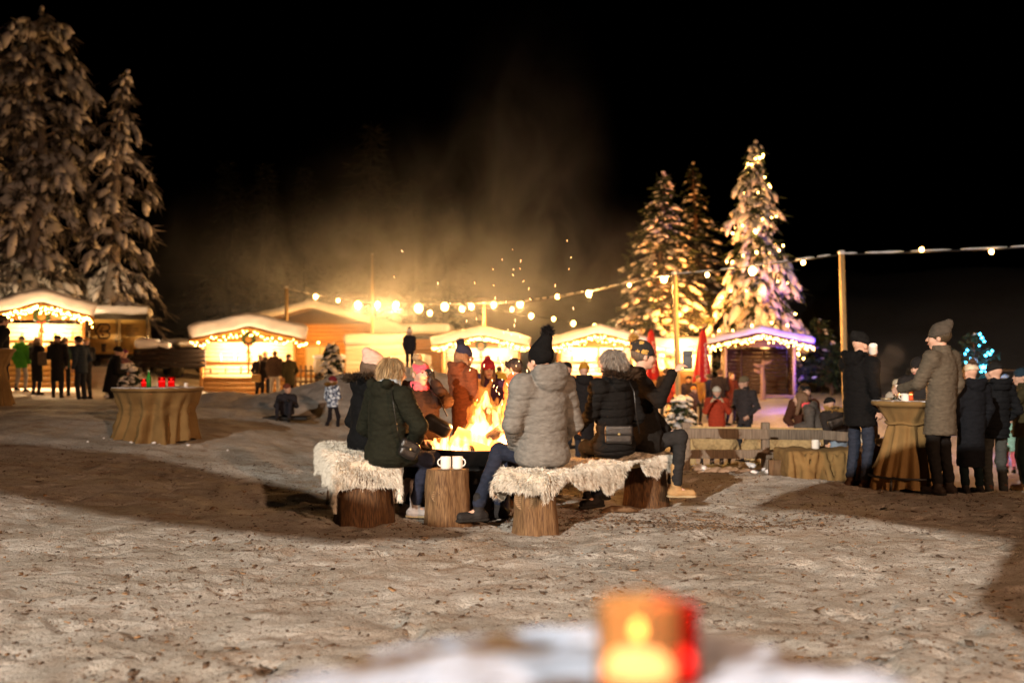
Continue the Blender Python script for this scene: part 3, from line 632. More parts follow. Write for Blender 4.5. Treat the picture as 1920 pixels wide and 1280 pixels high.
string('lower line of warm bulbs sagging away behind the kiosk', [(908, 575, 45.5), (975, 590, 47), (1038, 598, 48.5), (1075, 605, 49.5), (1150, 616, 51), (1290, 625, 53)], snow=False, bulbs=[(px, py, y, pw, sc) for px, py, y, pw, sc in ((960, 580, 46.5, 0, 1.3), (996, 592, 47.5, 90, 1.6), (1038, 598, 48.5, 0, 1.3), (1075, 606, 49.5, 90, 1.6), (1115, 611, 50.3, 0, 1.3), (1150, 617, 51, 0, 1.2), (1186, 620, 51.6, 0, 1.2), (1256, 624, 52.5, 90, 1.6), (1287, 627, 53, 0, 1.2))])
string('small bulbs strung across the timber house front', [(560, 640, 50), (620, 640, 50.5), (660, 640, 51)], snow=False, bulbs=[(px, py, 50.4, 60, .7) for px, py in ((562, 648), (574, 644), (597, 642), (650, 645))])

# ================================================================ trees
def conifer_mesh(h, rad, nl, seed, droop=.35, snow=1.0, up=.12, spr=7.0, blade=.32, low=.08, hang=0.0, irregular=.25, top_snow=True, shape=.8, lean=0.0):
    g = np.random.default_rng(seed); wood = MB()
    zz = np.linspace(0, h, 12); off = np.stack([.012 * h * np.sin(zz * .6 + seed), .012 * h * np.cos(zz * .5 + seed), zz], 1); off[0, :2] = 0; off[:, 0] += lean * (zz / h) ** 2
    wood.tube(off, np.linspace(.028 * h + .02, .012, 12), 9)
    B0 = []; B1 = []; BW = []; S0 = []; SR = []; SD = []
    for i in range(nl):
        t = low + (1 - low - .02) * ((i + g.random() * .8) / nl) ** .9; z0 = t * h
        L = rad * (1 - t) ** shape * (1 - irregular + 2 * irregular * g.random()) + .12
        a = i * 2.39996 + g.normal(0, .3); az = np.array([math.cos(a), math.sin(a), 0]); sd = np.array([-az[1], az[0], 0])
        s = np.linspace(0, 1, 7); dr = droop * g.uniform(.7, 1.4)
        bend = g.normal(0, .12)
        path = np.stack([np.interp(z0, zz, off[:, 0]) + (az[0] * s + sd[0] * bend * s ** 2) * L, np.interp(z0, zz, off[:, 1]) + (az[1] * s + sd[1] * bend * s ** 2) * L, z0 + L * (up * s * 2 - dr * s ** 2)], 1)
        wood.tube(path, np.linspace(.012 + .018 * L, .008, 7), 5, cap=False)
        n = max(3, int(L * spr))
        for k in range(n):
            u = .15 + .85 * (k + g.random()) / n; p = np.array([np.interp(u, s, path[:, q]) for q in range(3)]); w = (1.1 - u * .65)
            for side in (-1, 1, 0):
                d = az * .6 + sd * side * .9 * w + np.array([0, 0, -.25 - hang * g.random()]) + g.normal(0, .18, 3)
                ln = blade * (.6 + .8 * g.random()) * (.6 + .4 * min(L, 1.5)) * (1.15 if side else .8)
                for q in range(2):
                    dd = norm(d + g.normal(0, .25, 3)); B0.append(p); B1.append(p + dd * ln * (1 - .25 * q)); BW.append(.025 + .03 * g.random())
            if g.random() < snow * .62:
                S0.append(p + np.array([0, 0, .035]) + sd * g.normal(0, .10 * L ** .5)); r = (.07 + .055 * min(L, 2.5)) * g.uniform(.6, 1.35) * (.7 + .3 * snow)
                SR.append((r * (1.7 + .5 * hang), r * (1.05 - .15 * min(hang, 1)), r * (.62 + hang * .3))); SD.append(norm(az + sd * g.normal(0, .35) + np.array([0, 0, up - 1.7 * dr * u - hang * .8 * g.random()])))
                if hang and g.random() < .5: S0.append(p + np.array([0, 0, -.25 * g.random()])); SR.append((r * 1.5, r * .9, r * .8)); SD.append(norm(np.array([az[0] * .3, az[1] * .3, -1])))
    B0 = np.array(B0); B1 = np.array(B1); BW = np.array(BW)[:, None]; d = B1 - B0; sdv = np.cross(d, g.normal(0, 1, d.shape)); sdv /= np.linalg.norm(sdv, axis=1, keepdims=True) + 1e-9
    mid = B0 + d * .45 + np.array([0, 0, .02]); m = len(B0)
    V = np.stack([B0 - sdv * BW * .4, B0 + sdv * BW * .4, mid + sdv * BW, mid - sdv * BW, B1], 1).reshape(-1, 3); k = np.arange(m)[:, None] * 5
    needles = mesh_np('needles', V, [k + [0, 1, 2, 3], k + [3, 2, 4]])
    if top_snow: S0.append(off[-1] - (0, 0, .05)); SR.append((.1, .1, .1)); SD.append(np.array([1.0, 0, 0]))
    b, f = ICO1; S0 = np.array(S0); SR = np.array(SR); SD = np.array(SD); N_ = len(S0)
    X = SD; Yv = np.cross(np.array([0, 0, 1.0]), X); Yv /= np.linalg.norm(Yv, axis=1, keepdims=True) + 1e-6; Zv = np.cross(X, Yv)
    bb = b[None] * (1 + .22 * g.normal(0, 1, (N_, len(b), 1)))
    V = S0[:, None] + bb[..., :1] * SR[:, None, :1] * X[:, None] + bb[..., 1:2] * SR[:, None, 1:2] * Yv[:, None] + bb[..., 2:] * SR[:, None, 2:] * Zv[:, None]
    sn = mesh_np('snow', V.reshape(-1, 3), [(f[None] + np.arange(N_)[:, None, None] * len(b)).reshape(-1, 3)])
    W_ = mesh_np('trunk', np.concatenate(wood.V), [np.concatenate(wood.T), np.concatenate(wood.Q)])
    return W_, needles, sn, off
def conifer(label, loc, *a, group=None, name='fir_tree', bark=None, nd=None, **k):
    w, n, s, off = conifer_mesh(*a, **k); t = thing(name, label, 'tree', loc, random.uniform(0, .2), group)
    link('trunk', w, bark or BARK, t); link('crown', n, nd or NEEDLE, t, False); tag(link('snow', s, SNOW, t), kind='stuff'); return t
def base(px, y): x = (px - 960) / FPX * y; return (x, y, float(gz(x, y)))
FNEEDLE = mat('frosted_needles', (.035, .034, .028), .85, .2, 2.5, 0, col2=(.42, .39, .36), thr=(.42, .66))
FROST = M_wood('frosted_bark', (.14, .11, .09), (.5, .46, .43), 9, (3, 3, 3))
conifer('tall fir heavily loaded with snow behind the green jacket stall', base(62, 39.5), 14.4, 2.5, 92, 3, droop=1.1, snow=.6, up=.34, hang=1.3, irregular=.75, blade=.52, spr=7, low=.05, bark=FROST, nd=FNEEDLE, shape=.30, lean=.5)
conifer('leaning fir with bare frosted limbs above the box trailer', base(200, 39.0), 11.9, 1.6, 64, 11, droop=1.25, snow=.68, up=.42, hang=1.4, irregular=.8, blade=.50, spr=7, low=.05, bark=FROST, nd=FNEEDLE, shape=.55, lean=.9)
conifer('dim snowy fir at the very left edge behind the other two', base(-60, 43), 15.5, 4.2, 140, 5, droop=.8, snow=.4, up=.28, hang=1, irregular=.5, spr=6, bark=FROST, nd=FNEEDLE, shape=.5)
conifer('broad snowy fir without lights behind the kiosk', base(1240, 47), 10.4, 2.75, 150, 21, droop=.55, snow=.62, up=.2, irregular=.3, spr=7, blade=.36)
conifer('slim dark fir half hidden behind the broad snowy fir', base(1303, 52), 11.8, 2.5, 120, 23, droop=.55, snow=.45, up=.1, irregular=.22, spr=5)
LT = base(1418, 44.5)
conifer('tall snow loaded fir wound with warm fairy lights behind the dark hut', LT, 11.3, 2.5, 150, 31, droop=1.0, snow=.95, up=.24, hang=1.0, irregular=.34, spr=7, low=.1, blade=.4)
# fairy lights wound on that tree
t = thing('fairy_lights', 'chain of warm bulbs wound around the tall snow loaded fir', 'string lights', LT); c = []
for i in range(88):
    u = i / 87; zz = .9 + 9.9 * u ** .85; rr = 2.25 * (1 - zz / 11.3) ** .85 + .12; a = u * 2 * math.pi * 6.5 + math.pi
    p = np.array([rr * math.cos(a), rr * math.sin(a), zz - .25 * rr * abs(math.sin(a * 2.3)) + random.uniform(-.12, .12)]); c.append(p)
    o = bpy.data.objects.new('bulb', TINYMESH); COL.objects.link(o); o.parent = t; o.location = p; o.scale = (random.uniform(1.6, 2.8),) * 3
MB().tube(np.array(c), .008, 4, cap=False).build('cable', BLACKCAB, t)
for zz, rr in ((2, 2.6), (4.5, 2.2), (7, 1.6)): lamp('tree_glow', 'POINT', (LT[0] - .4, LT[1] - rr, LT[2] + zz), 42, (1, .46, .12))
up_ = np.array([KX[0] + .9, 42.4, 2.75]); t = thing('floodlight', 'added small floodlight above the kiosk roof to warm the firs', 'lamp', tuple(up_)); bevel(MB().box((0, 0, 0), (.3, .12, .22)).build('housing', METAL, t), .02); MB().bar((0, 0, -.7), (0, 0, -.1), .05, .05).build('bracket', METAL, t)
lamp('firs_fill_light', 'SPOT', up_ + (0, .15, .1), 6500, (1, .30, .05), .05, (KX[0] + .2, 48, 6.6), 110, .9)  # added lamps with no visible source, to turn the firs orange
lamp('firs_fill_light', 'SPOT', hpt((.2, -.9, 3.2)), 1700, (1, .32, .05), .05, (LT[0], LT[1], 5.5), 120, .9)
# dark shrubs and low snowy boughs by the hut
for lab, px, y, h, r, sd in (('low snowy boughs between the kiosk and the pole', 1160, 46, 3.3, 2.6, 41), ('low snowy boughs behind the kiosk roof', 1262, 46.5, 2.9, 1.9, 43), ('dark frosted bush beside the dark hut', 1560, 42, 2.3, 1.5, 44), ('dark frosted young fir far beside the dark hut', 1535, 46, 3.4, 1.5, 45)):
    conifer(lab, base(px, y), h, r, 60, sd, droop=.5, snow=.7 if px < 1400 else .12, up=.4, irregular=.35, spr=6, name='snowy_bush')
for lab, px, y, h, r, sd in (('small snowy potted fir by the pole near the phone', 1277, 27.3, 1.05, .5, 51), ('small snowy fir standing on the snow bank', 621, 30.0, 1.2, .30, 52), ('small decorated snowy fir beside the couple by the left table', 243, 26.3, 1.5, .45, 53)):
    b0 = base(px, y)
    if px == 621: b0 = (b0[0], b0[1], float(W(621, 722, y)[2]))
    conifer(lab, b0, h, r, 46, sd, droop=.5, snow=.75, up=.3, irregular=.3, spr=10, blade=.16)
# blue lit tree to the far right
bt = base(1828, 33.0); conifer('young fir wound with cold blue lights far beyond the tall table', (bt[0], bt[1], -.1), 2.45, .95, 40, 61, droop=.1, snow=.05, up=.4, irregular=.3, spr=8, blade=.2)
CYAN = noshine(mat('blue_bulb', (.3, .8, 1), .3, 0, bump=0, emit=22, ecol=(.05, .55, 1)))
CYMESH = bulb_mesh('bulb', .04, CYAN)
t = thing('fairy_lights', 'tangle of cold blue bulbs on the young fir', 'string lights', (bt[0], bt[1], -.1)); c = []
for i, (lx, lz, sc) in enumerate([(0, 2.42, 1.2), (0, 2.3, 1.4), (0, 2.18, 1.0), (-.02, 2.05, .8)] + [(.12 + .07 * k, 1.72 + .05 * k, 1.2) for k in range(4)] + [(-.55, 1.9, 1.0), (-.48, 1.78, 1.0), (-.38, 1.62, .8), (-.6, 1.5, .8)] + [(.05 + .09 * (k % 4) - .04 * (k // 4), 1.22 + .07 * (k // 4), 1.5) for k in range(12)] + [(.28 - .02 * k, 1.0 - .11 * k, 1.0) for k in range(4)]):
    p = np.array([lx, -.35 - .15 * (i % 3), lz]); c.append(p)
    o = bpy.data.objects.new('bulb', CYMESH); COL.objects.link(o); o.parent = t; o.location = p; o.scale = (sc * .8,) * 3
MB().tube(np.array(c), .006, 4, cap=False).build('cable', BLACKCAB, t)
lamp('blue_glow', 'POINT', (bt[0] - .2, bt[1] - 1.2, 1.2), 60, (.1, .35, 1))
# violet floodlight lying in the snow right of the hut
vf = hpt((3.2, -2.4, 1.1)); lamp('violet_light', 'SPOT', vf, 1500, (.16, .06, 1), .05, hpt((.9, .6, 1.9)), 80, .8)
t = thing('floodlight', 'small violet floodlight on a stake right of the dark hut', 'lamp', tuple(vf - (0, .12, .1)))
bevel(MB().box((0, -.02, 0), (.26, .1, .2)).build('housing', METAL, t), .02); MB().bar((0, 0, -1.3), (0, 0, -.1), .04, .04).build('stake', METAL, t)
v2 = W(1490, 742, 33.5); lamp('violet_light', 'POINT', (v2[0], v2[1], .9), 110, (.2, .08, 1))
v3 = W(1700, 790, 17.5); lamp('violet_light', 'POINT', W(1945, 770, 24.0), 60, (.16, .1, 1))
# far forest, barely seen
fm = [conifer_mesh(14, 3.0, 90, s_, droop=.4, snow=.06, up=.1, irregular=.25, spr=2.6, blade=.75) for s_ in (71, 72, 73)]
proto = []; NIGHTN = mat('night_needles', (.007, .010, .006), .9, .3, 3, 0)  # needle colour darkened, the unlit night put into it
for w, n, s_, off in fm:
    t = thing('forest_fir', 'dark fir of the forest edge standing in the night behind the stalls', 'tree', (0, 0, 0), group='dark firs at the forest edge'); link('trunk', w, NIGHTN, t); link('crown', n, NIGHTN, t, False); proto.append(t)
first = [True] * 3
for i, (px, y, sc) in enumerate(((430, 68, 1.0), (497, 64, .95), (570, 70, 1.0), (695, 60, 1.1), (775, 68, .95), (835, 63, .85))):
    k = i % 3; o = proto[k] if first[k] else copy_tree(proto[k]); first[k] = False
    o.location = base(px, y); o.scale = (sc,) * 3; o.rotation_euler = (0, 0, i * 1.3)
# metal cladding hut at the far right edge
kx = W(1935, 700, 26.0); t = thing('cabin', 'dark blue ribbed cabin at the right edge behind the crowd', 'cabin', (kx[0] + .6, 26, float(gz(kx[0], 26))))
b = MB()
for i in range(14): b.box((-.9 + i * .14, 0, 1.05), (.12, .05, 2.1))
b.build('cladding', mat('navy_sheet', (.03, .05, .10), .5, .1), t); MB().box((0, .9, 2.13), (2.2, 2.0, .06)).build('roof', METAL, t)
# ================================================================ people
SKINS = [SKIN, mat('skin_warm', (.60, .36, .26), .55, .08, 10, .05, 90, .35)]
EYE = mat('eye_dark', (.03, .02, .015), .15, .1, 10, 0, spec=.6); BROW = mat('brow_hair', (.10, .06, .03), .8, .2); LIP = mat('lips', (.42, .14, .12), .5, .1, 10, 0)
def cloth(col, bump=1.0, rough=.9, var=.2, bscale=24, sheen=.0):
    key = 'cloth_%s_%s' % ('_'.join('%.4f' % c for c in col), rough); return mat(key, col, rough, var, 22, bump, bscale, .12, sheen=sheen, stretch=(.8, .8, 1.7))
def axes(a, pitch=0.0, roll=0.0):
    """columns: right, forward, up of a body that faces a degrees clockwise from straight away"""
    return np.array(Matrix.Rotation(-R(a), 3, 'Z') @ Matrix.Rotation(R(pitch), 3, 'X') @ Matrix.Rotation(R(roll), 3, 'Y'))
STAND = dict(pel=(0, 0, .95), neck=(0, -.015, 1.455), head=(0, .025, 1.62), shR=(.185, -.01, 1.405), elR=(.245, -.04, 1.13), wrR=(.225, .06, .90), hipR=(.09, 0, .91), knR=(.105, .03, .49), anR=(.105, -.03, .085),
             shL=(-.185, -.01, 1.405), elL=(-.245, -.04, 1.13), wrL=(-.225, .06, .90), hipL=(-.09, 0, .91), knL=(-.105, .03, .49), anL=(-.105, -.03, .085))
ARMS = {'front': dict(el=(.235, .03, 1.13), wr=(.10, .27, 1.10)), 'pocket': dict(el=(.285, -.06, 1.14), wr=(.20, .09, .97)), 'mouth': dict(el=(.22, .22, 1.22), wr=(.05, .21, 1.47)), 'raise': dict(el=(.25, .2, 1.2), wr=(.14, .30, 1.40)), 'table': dict(el=(.25, .10, 1.14), wr=(.18, .36, 1.08)), 'down': {}, 'back': dict(el=(.25, -.16, 1.15), wr=(.22, -.12, .9))}
def stand_joints(x, y, top, H, a, armR='down', armL='down', stride=0.0, lean=0.0, z=None):
    k = H / 1.745; A = axes(a); z = float(gzd(x, y)) if z is None else z
    L = {n: np.array(v, float) for n, v in STAND.items()}
    for side, arm in (('R', armR), ('L', armL)):
        for n, v in ARMS[arm].items(): L[n + side] = np.array(v) * ((1 if side == 'R' else -1), 1, 1)
    if stride:
        L['knR'] += (0, stride * .5, .03); L['anR'] += (0, stride * .6, .02); L['knL'] += (0, -stride * .25, 0); L['anL'] += (0, -stride * .8, .06)
    if lean:
        for n in L:
            if L[n][2] > .96: L[n] = L[n] + np.array([0, math.sin(R(lean)) * (L[n][2] - .95), -(1 - math.cos(R(lean))) * (L[n][2] - .95)])
    return {n: np.array([x, y, z]) + A @ (v * k) for n, v in L.items()}, k
def hand(s, wr, d, n, side, curl=.5, sc=1.0, fat=0.0, spread=.02):
    u = norm(d); n = norm(np.array(n) - u * np.dot(n, u)); w = np.cross(u, n) * side
    s.cone(wr, wr + u * .085 * sc, .029 * sc + fat, .036 * sc + fat, .5, n, k=.015)
    for i, (ln, off) in enumerate(((.068, -.030), (.078, -.010), (.073, .010), (.058, .029))):
        b = wr + u * (.086 - .004 * abs(i - 1.2)) * sc + w * off * sc * (1 + spread * 10); c = curl * (1 + .12 * (i - 1))
        d1 = norm(u * math.cos(c * .9) + n * math.sin(c * .9)); d2 = norm(u * math.cos(c * 2.1) + n * math.sin(c * 2.1)); d3 = norm(u * math.cos(c * 2.9) + n * math.sin(c * 2.9))
        r = (.0088 + fat * .6) * sc; p1 = b + d1 * ln * .5 * sc; p2 = p1 + d2 * ln * .32 * sc; p3 = p2 + d3 * ln * .26 * sc
        s.cone(b, p1, r * 1.08, r, k=.006); s.cone(p1, p2, r, r * .92, k=.004); s.cone(p2, p3, r * .92, r * .75, k=.004)
    b = wr + u * .028 * sc - w * .026 * sc; t1 = norm(u * .75 - w * .55 + n * .35); p = b + t1 * .045 * sc; q = p + norm(u * .85 - w * .1 + n * .5) * .034 * sc
    s.cone(b, p, (.0135 + fat * .6) * sc, (.0105 + fat * .6) * sc, k=.012); s.cone(p, q, (.0105 + fat * .6) * sc, (.008 + fat * .6) * sc, k=.004)
def fur(name, P, Nn, length, width, mat_, parent, droop=.5, g=None, org=(0, 0, 0), lay=None, jit=.35):
    g = g or rng; n = len(P); L = length * (.55 + .75 * g.random((n, 1))); d = Nn + g.normal(0, jit, (n, 3))
    if lay is not None: d = d + lay
    d /= np.linalg.norm(d, axis=1, keepdims=True); d2 = d + np.array([0, 0, -droop]) + g.normal(0, .15, (n, 3)); d2 /= np.linalg.norm(d2, axis=1, keepdims=True)
    sd = np.cross(d, g.normal(0, 1, (n, 3))); sd /= np.linalg.norm(sd, axis=1, keepdims=True) + 1e-9; w = width * (.6 + .8 * g.random((n, 1)))
    m = P + d * L * .5; e = m + d2 * L * .55
    V = np.stack([P - sd * w, P + sd * w, m + sd * w * .75, m - sd * w * .75, e], 1).reshape(-1, 3) - np.array(org); k = np.arange(n)[:, None] * 5
    return link(name, mesh_np(name, V, [k + [0, 1, 2, 3], k + [3, 2, 4]]), mat_, parent)
def mesh_points(me, n, g=None, keep=None):
    g = g or rng; nv = len(me.vertices); co = np.empty(nv * 3, np.float32); me.vertices.foreach_get('co', co); no = np.empty(nv * 3, np.float32); me.vertices.foreach_get('normal', no)
    co = co.reshape(-1, 3).astype(float); no = no.reshape(-1, 3).astype(float)
    if keep is not None: q = keep(co, no); co = co[q]; no = no[q]
    i = g.integers(0, len(co), n); return co[i] + g.normal(0, .004, (n, 3)), no[i]
def islands_mat(name, c1, c2, rough=.55):
    if name in MATS: return MATS[name]
    m = bpy.data.materials.new(name); m.use_nodes = True; N = m.node_tree.nodes; b = N['Principled BSDF']; b.inputs['Roughness'].default_value = rough; b.inputs['Specular IOR Level'].default_value = .3
    g = N.new('ShaderNodeNewGeometry'); r = N.new('ShaderNodeValToRGB'); m.node_tree.links.new(g.outputs['Random Per Island'], r.inputs[0]); e = r.color_ramp.elements; e[0].color = (*c1, 1); e[1].color = (*c2, 1)
    m.node_tree.links.new(r.outputs[0], b.inputs['Base Color']); MATS[name] = m; return m
def strands(ho, me, hair, hc, Hd, hs, org):
    wavy = hair['kind'] == 'wavy'; n = 3200; P, Nn = mesh_points(me, n); P = P + org; up = Hd[:, 2]
    rad = P - (hc - Hd[:, 1] * .02 * hs + up * .12 * hs); dn = -up - Nn * (Nn @ -up)[:, None] + 1e-6; dn /= np.linalg.norm(dn, axis=1, keepdims=True)
    out = rad - Nn * np.sum(rad * Nn, 1, keepdims=True); out /= np.linalg.norm(out, axis=1, keepdims=True) + 1e-9; d = norm_rows(dn * .7 + out * .6 + Nn * (.05 if not wavy else .34) + rng.normal(0, .04 if not wavy else .28, P.shape))
    c = np.array(hair['col']); fur('strands', P + Nn * .002, d, .075 * hs if not wavy else .055, .0026, islands_mat('strand_%s' % '_'.join('%.2f' % v for v in c), tuple(c * .45), tuple(np.minimum(c * 1.5, 1))), ho, .25, None, org, None, .03)
def norm_rows(x): return x / (np.linalg.norm(x, axis=1, keepdims=True) + 1e-12)
def person(label, J, a, k=1.0, ha=None, hp=0.0, hr=0.0, jacket=(.02, .02, .022), trousers=(.02, .022, .03), shoes=(.015, .013, .012), hem=-.12, res=.016, fat=1.0, depth=.74, puff=0.0, hood=None, furtrim=None, collar=True,
           hat=None, hair=None, gloves=None, face=False, glasses=False, scarf=None, coat_seat=0.0, skin=None, hands=None, curl=.5, group=None, boots=None, rough=.85, sleeve=1.0, jacket_mat=None, toe=None, yoke=None, flare=1.0, jk=None, cuff=True, headband=None, seat=None, seams=0, hoodk=1.0, crease=.0065):
    ha = a if ha is None else ha; A = axes(a); Hd = axes(ha, hp, hr); root = (J['pel'][0], J['pel'][1], min(J['anL'][2], J['anR'][2]) - .09 * k); org = np.array(root)
    t = thing('person', label, 'person', root, group=group); F = A[:, 1]; Rv = A[:, 0]; up = np.array([0, 0, 1.0]); skin = skin or SKIN
    hc = J['head']; hs = k if k > .86 else .86 + (k - .86) * .45          # children keep large heads
    def hp_(p): return hc + Hd @ (np.array(p, float) * hs)
    spine = norm(J['neck'] - J['pel'])
    for sd in 'LR':
        sg = 1 if sd == 'R' else -1
        if 'sh' + sd not in J: J['sh' + sd] = J['neck'] + Rv * sg * .19 * k * fat ** .3 - spine * .055 * k
        if 'hip' + sd not in J: J['hip' + sd] = J['pel'] + Rv * sg * .095 * k - up * .03
    rh = min(res, .0085) if face else res
    # ---- the body, one continuous skin
    b = SDF(min(res, .011) if face else res, .03 * k)
    b.ell(hp_((0, -.012, .03)), np.array((.076, .097, .088)) * hs, Hd); b.ell(hp_((0, .03, -.035)), np.array((.060, .064, .084)) * hs, Hd); b.ell(hp_((0, .064, -.098)), .023 * hs, k=.03)
    b.cone(hp_((0, .090, .012)), hp_((0, .114, -.026)), .0105 * hs, .0155 * hs, k=.012); b.ell(hp_((0, .085, .030)), np.array((.046, .013, .011)) * hs, Hd, k=.015)
    for sg in (-1, 1):
        b.ell(hp_((sg * .078, -.008, -.012)), np.array((.011, .024, .033)) * hs, Hd, k=.01); b.ell(hp_((sg * .036, .072, -.032)), .024 * hs, k=.03)
        if face: b.ell(hp_((sg * .031, .099, .010)), np.array((.017, .012, .011)) * hs, Hd, op='s', k=.012)
    if face: b.ell(hp_((0, .096, -.064)), np.array((.023, .012, .010)) * hs, Hd, k=.008)
    b.cone(hp_((0, -.02, -.07)), J['neck'] - spine * .02, .056 * k, .062 * k, k=.03)
    b.cone(J['pel'], J['neck'] - spine * .13 * k, .115 * k, .115 * k, .75, F, k=.05); b.cone(J['shL'], J['shR'], .05 * k, k=.05)
    for sd in 'LR':
        b.cone(J['sh' + sd], J['el' + sd], .042 * k, .036 * k); b.cone(J['el' + sd], J['wr' + sd], .036 * k, .026 * k); b.cone(J['hip' + sd], J['kn' + sd], .068 * k, .05 * k); b.cone(J['kn' + sd], J['an' + sd], .046 * k, .034 * k)
        d = J['wr' + sd] - J['el' + sd]; n = -Rv * (1 if sd == 'R' else -1) * .6 + F * .1 - up * .2; cu = curl
        if hands and sd in hands: d, n, cu = hands[sd]
        hand(b, J['wr' + sd], d, n, (1 if sd == 'R' else -1), cu, max(k, .75)); td = np.array((F[0], F[1], 0)) if toe is None else toe[sd]
        b.cone(J['an' + sd] - up * .02 * k, J['an' + sd] - up * .05 * k + td * .12 * k, .034 * k, .026 * k)
        if gloves is not None and gloves is not False:
            gsd = gloves if isinstance(gloves, str) else 'LR'
            if sd in gsd:
                s = SDF(min(res, .011), .02); hand(s, J['wr' + sd], d, n, (1 if sd == 'R' else -1), cu, max(k, .75) * 1.02, .006); link('glove', s.mesh('glove', root), cloth(glove_col(gloves)), t)
    link('body', b.mesh('body', root), skin, t)
    # ---- jacket or coat
    jm = jacket_mat or cloth(jacket, rough=rough); s = SDF(res, .05 * k); hemp = J['pel'] + spine * 0 - up * (-hem if False else 0)
    ch = J['neck'] - spine * .17 * k; low = J['pel'] + spine * hem * k
    s.cone(J['pel'] + spine * .02, ch, .158 * k * fat, .172 * k * fat ** .8, depth, F, k=.06); s.cone(J['shL'], J['shR'], .078 * k * fat ** .5, k=.07); s.cone(ch, J['neck'] - spine * .03 * k, .15 * k * fat ** .6, .078 * k, .8, F, k=.05)
    if hem < -.02 and not coat_seat: s.cone(J['pel'], low, .160 * k * fat, .166 * k * fat * flare, depth + .02, F, k=.04); s.half(low - spine * .045 * k, -spine)
    elif not coat_seat: s.half(J['pel'] + spine * (hem - .06) * k, -spine)
    if coat_seat:
        s.ell(J['pel'] - up * .01, np.array((.185, .175, .14)) * k * fat ** .8, A, k=.06)
        for sd in 'LR':
            m = J['hip' + sd] + (J['kn' + sd] - J['hip' + sd]) * coat_seat; s.cone(J['hip' + sd], m, .115 * k, .10 * k, k=.05)
    if seat is not None: s.half((J['pel'][0], J['pel'][1], seat), (0, 0, -1), k=.05)
    for sd in 'LR':
        w = J['el' + sd] + (J['wr' + sd] - J['el' + sd]) * .94; rr = k * sleeve
        s.cone(J['sh' + sd], J['el' + sd], .083 * rr * fat ** .4, .068 * rr, k=.05); s.cone(J['el' + sd], w, .067 * rr, .052 * rr, k=.03)
    if collar:
        for i in range(18):
            an = R(i * 20); p = J['neck'] + (Rv * math.cos(an) * .078 + F * math.sin(an) * .07) * k + spine * .012 * k; s.cone(p, p + spine * .055 * k + F * .012, .026 * k, .022 * k, k=.025)
    if hood == 'down':
        c = J['neck'] - F * .10 * k + spine * (.02 + .05 * (hoodk - 1)) * k; s.ell(c, np.array((.135, .078, .11)) * k * hoodk, A, k=.02)
        for sg in (-1, 1): s.cone(c + Rv * sg * .11 * k + spine * .05 * k, J['neck'] + Rv * sg * .09 * k + F * .03 * k + spine * .01, .05 * k, .035 * k, k=.025)
        s.ell(c + spine * .10 * k + F * .03 * k, np.array((.085, .05, .05)) * k, A, op='s', k=.03)
    ph = (a * .37 + J['pel'][0] * 5) % 6.28; zr = J['pel'][2]; sp = spine
    def post(X, Y, Z):
        q = (X - J['pel'][0]) * sp[0] + (Y - J['pel'][1]) * sp[1] + (Z - zr) * sp[2]; d = .0045 * wob(X * .7, Y * .7, Z * 2.0, 15, ph) + .0032 * np.abs(wob(X * .6, Y * .6, Z * 2.6, 38, ph)) + crease * np.maximum(1 - 2.2 * np.abs(wob(X * .55 + .25 * Z, Y * .55, Z * 1.5, 26, ph)), 0) ** 2 + .6 * crease * np.maximum(1 - 2.5 * np.abs(wob(X * .8 - .3 * Z, Y * .8, Z * 1.3, 47, ph + 2)), 0) ** 2
        if seams: d = d + .006 * np.exp(-((np.mod(q / seams + .05 * wob(X, Y, Z, 7, ph), 1) - .5) * seams / .012) ** 2)
        if puff: d = d + .016 * puff * np.exp(-((np.mod(q / (.085 * max(puff, .8)) + .06 * wob(X, Y, Z, 9, ph), 1) - .5) / .11) ** 2)
        return d
    s.post = post; jo = link('jacket', s.mesh('jacket', root), jm, t)
    if furtrim is not None:
        c = J['neck'] - F * .09 * k + spine * .07 * k; an = rng.uniform(0, 6.283, int(900 if res < .015 else 260)); rr = np.array([[math.cos(v), math.sin(v)] for v in an])
        P = c + rr[:, :1] * Rv * .125 * k + rr[:, 1:] * (F * .10 + spine * .02) * k + rng.normal(0, .012, (len(an), 3)); Nn = rr[:, :1] * Rv * .8 + rr[:, 1:] * F * .6 + spine * .5
        fur('fur_trim', P, Nn, .075 * k, .004 if res < .015 else .012, cloth(furtrim, bump=0), jo, .1, org=org)
    # ---- trousers
    s = SDF(max(res, .011), .04 * k); s.ell(J['pel'] - up * .03 * k, np.array((.135, .098, .10)) * k * fat ** .5, A)
    for sd in 'LR':
        an = J['an' + sd] + up * .035 * k + (J['kn' + sd] - J['an' + sd]) * .03; s.cone(J['hip' + sd], J['kn' + sd], .076 * k, .066 * k, k=.04); s.cone(J['kn' + sd], an, .064 * k, .055 * k, k=.03)
    s.post = lambda X, Y, Z: .006 * wob(X, Y, Z * 2, 19, ph) + .004 * wob(X, Y, Z * 3, 37, ph); link('trousers', s.mesh('trousers', root), cloth(trousers), t)
    # ---- shoes
    for sd in 'LR':
        td = np.array((F[0], F[1], 0)) if toe is None else toe[sd]; an = J['an' + sd]; s = SDF(min(max(res * .8, .009), .014), .03); so = an - up * .052 * k
        s.cone(so - td * .045 * k, so + td * .15 * k, .042 * k, .038 * k, k=.02); s.cone(an + up * (.09 if boots is None else .19) * k + (J['kn' + sd] - an) * .02, so, .047 * k if boots is None else .058 * k, .046 * k, k=.03); s.half(so - up * .036 * k, -up, k=.01)
        sh = link('boot' if boots is not None else 'shoe', s.mesh('shoe', root), cloth(shoes if boots is None else boots, rough=.6), t)
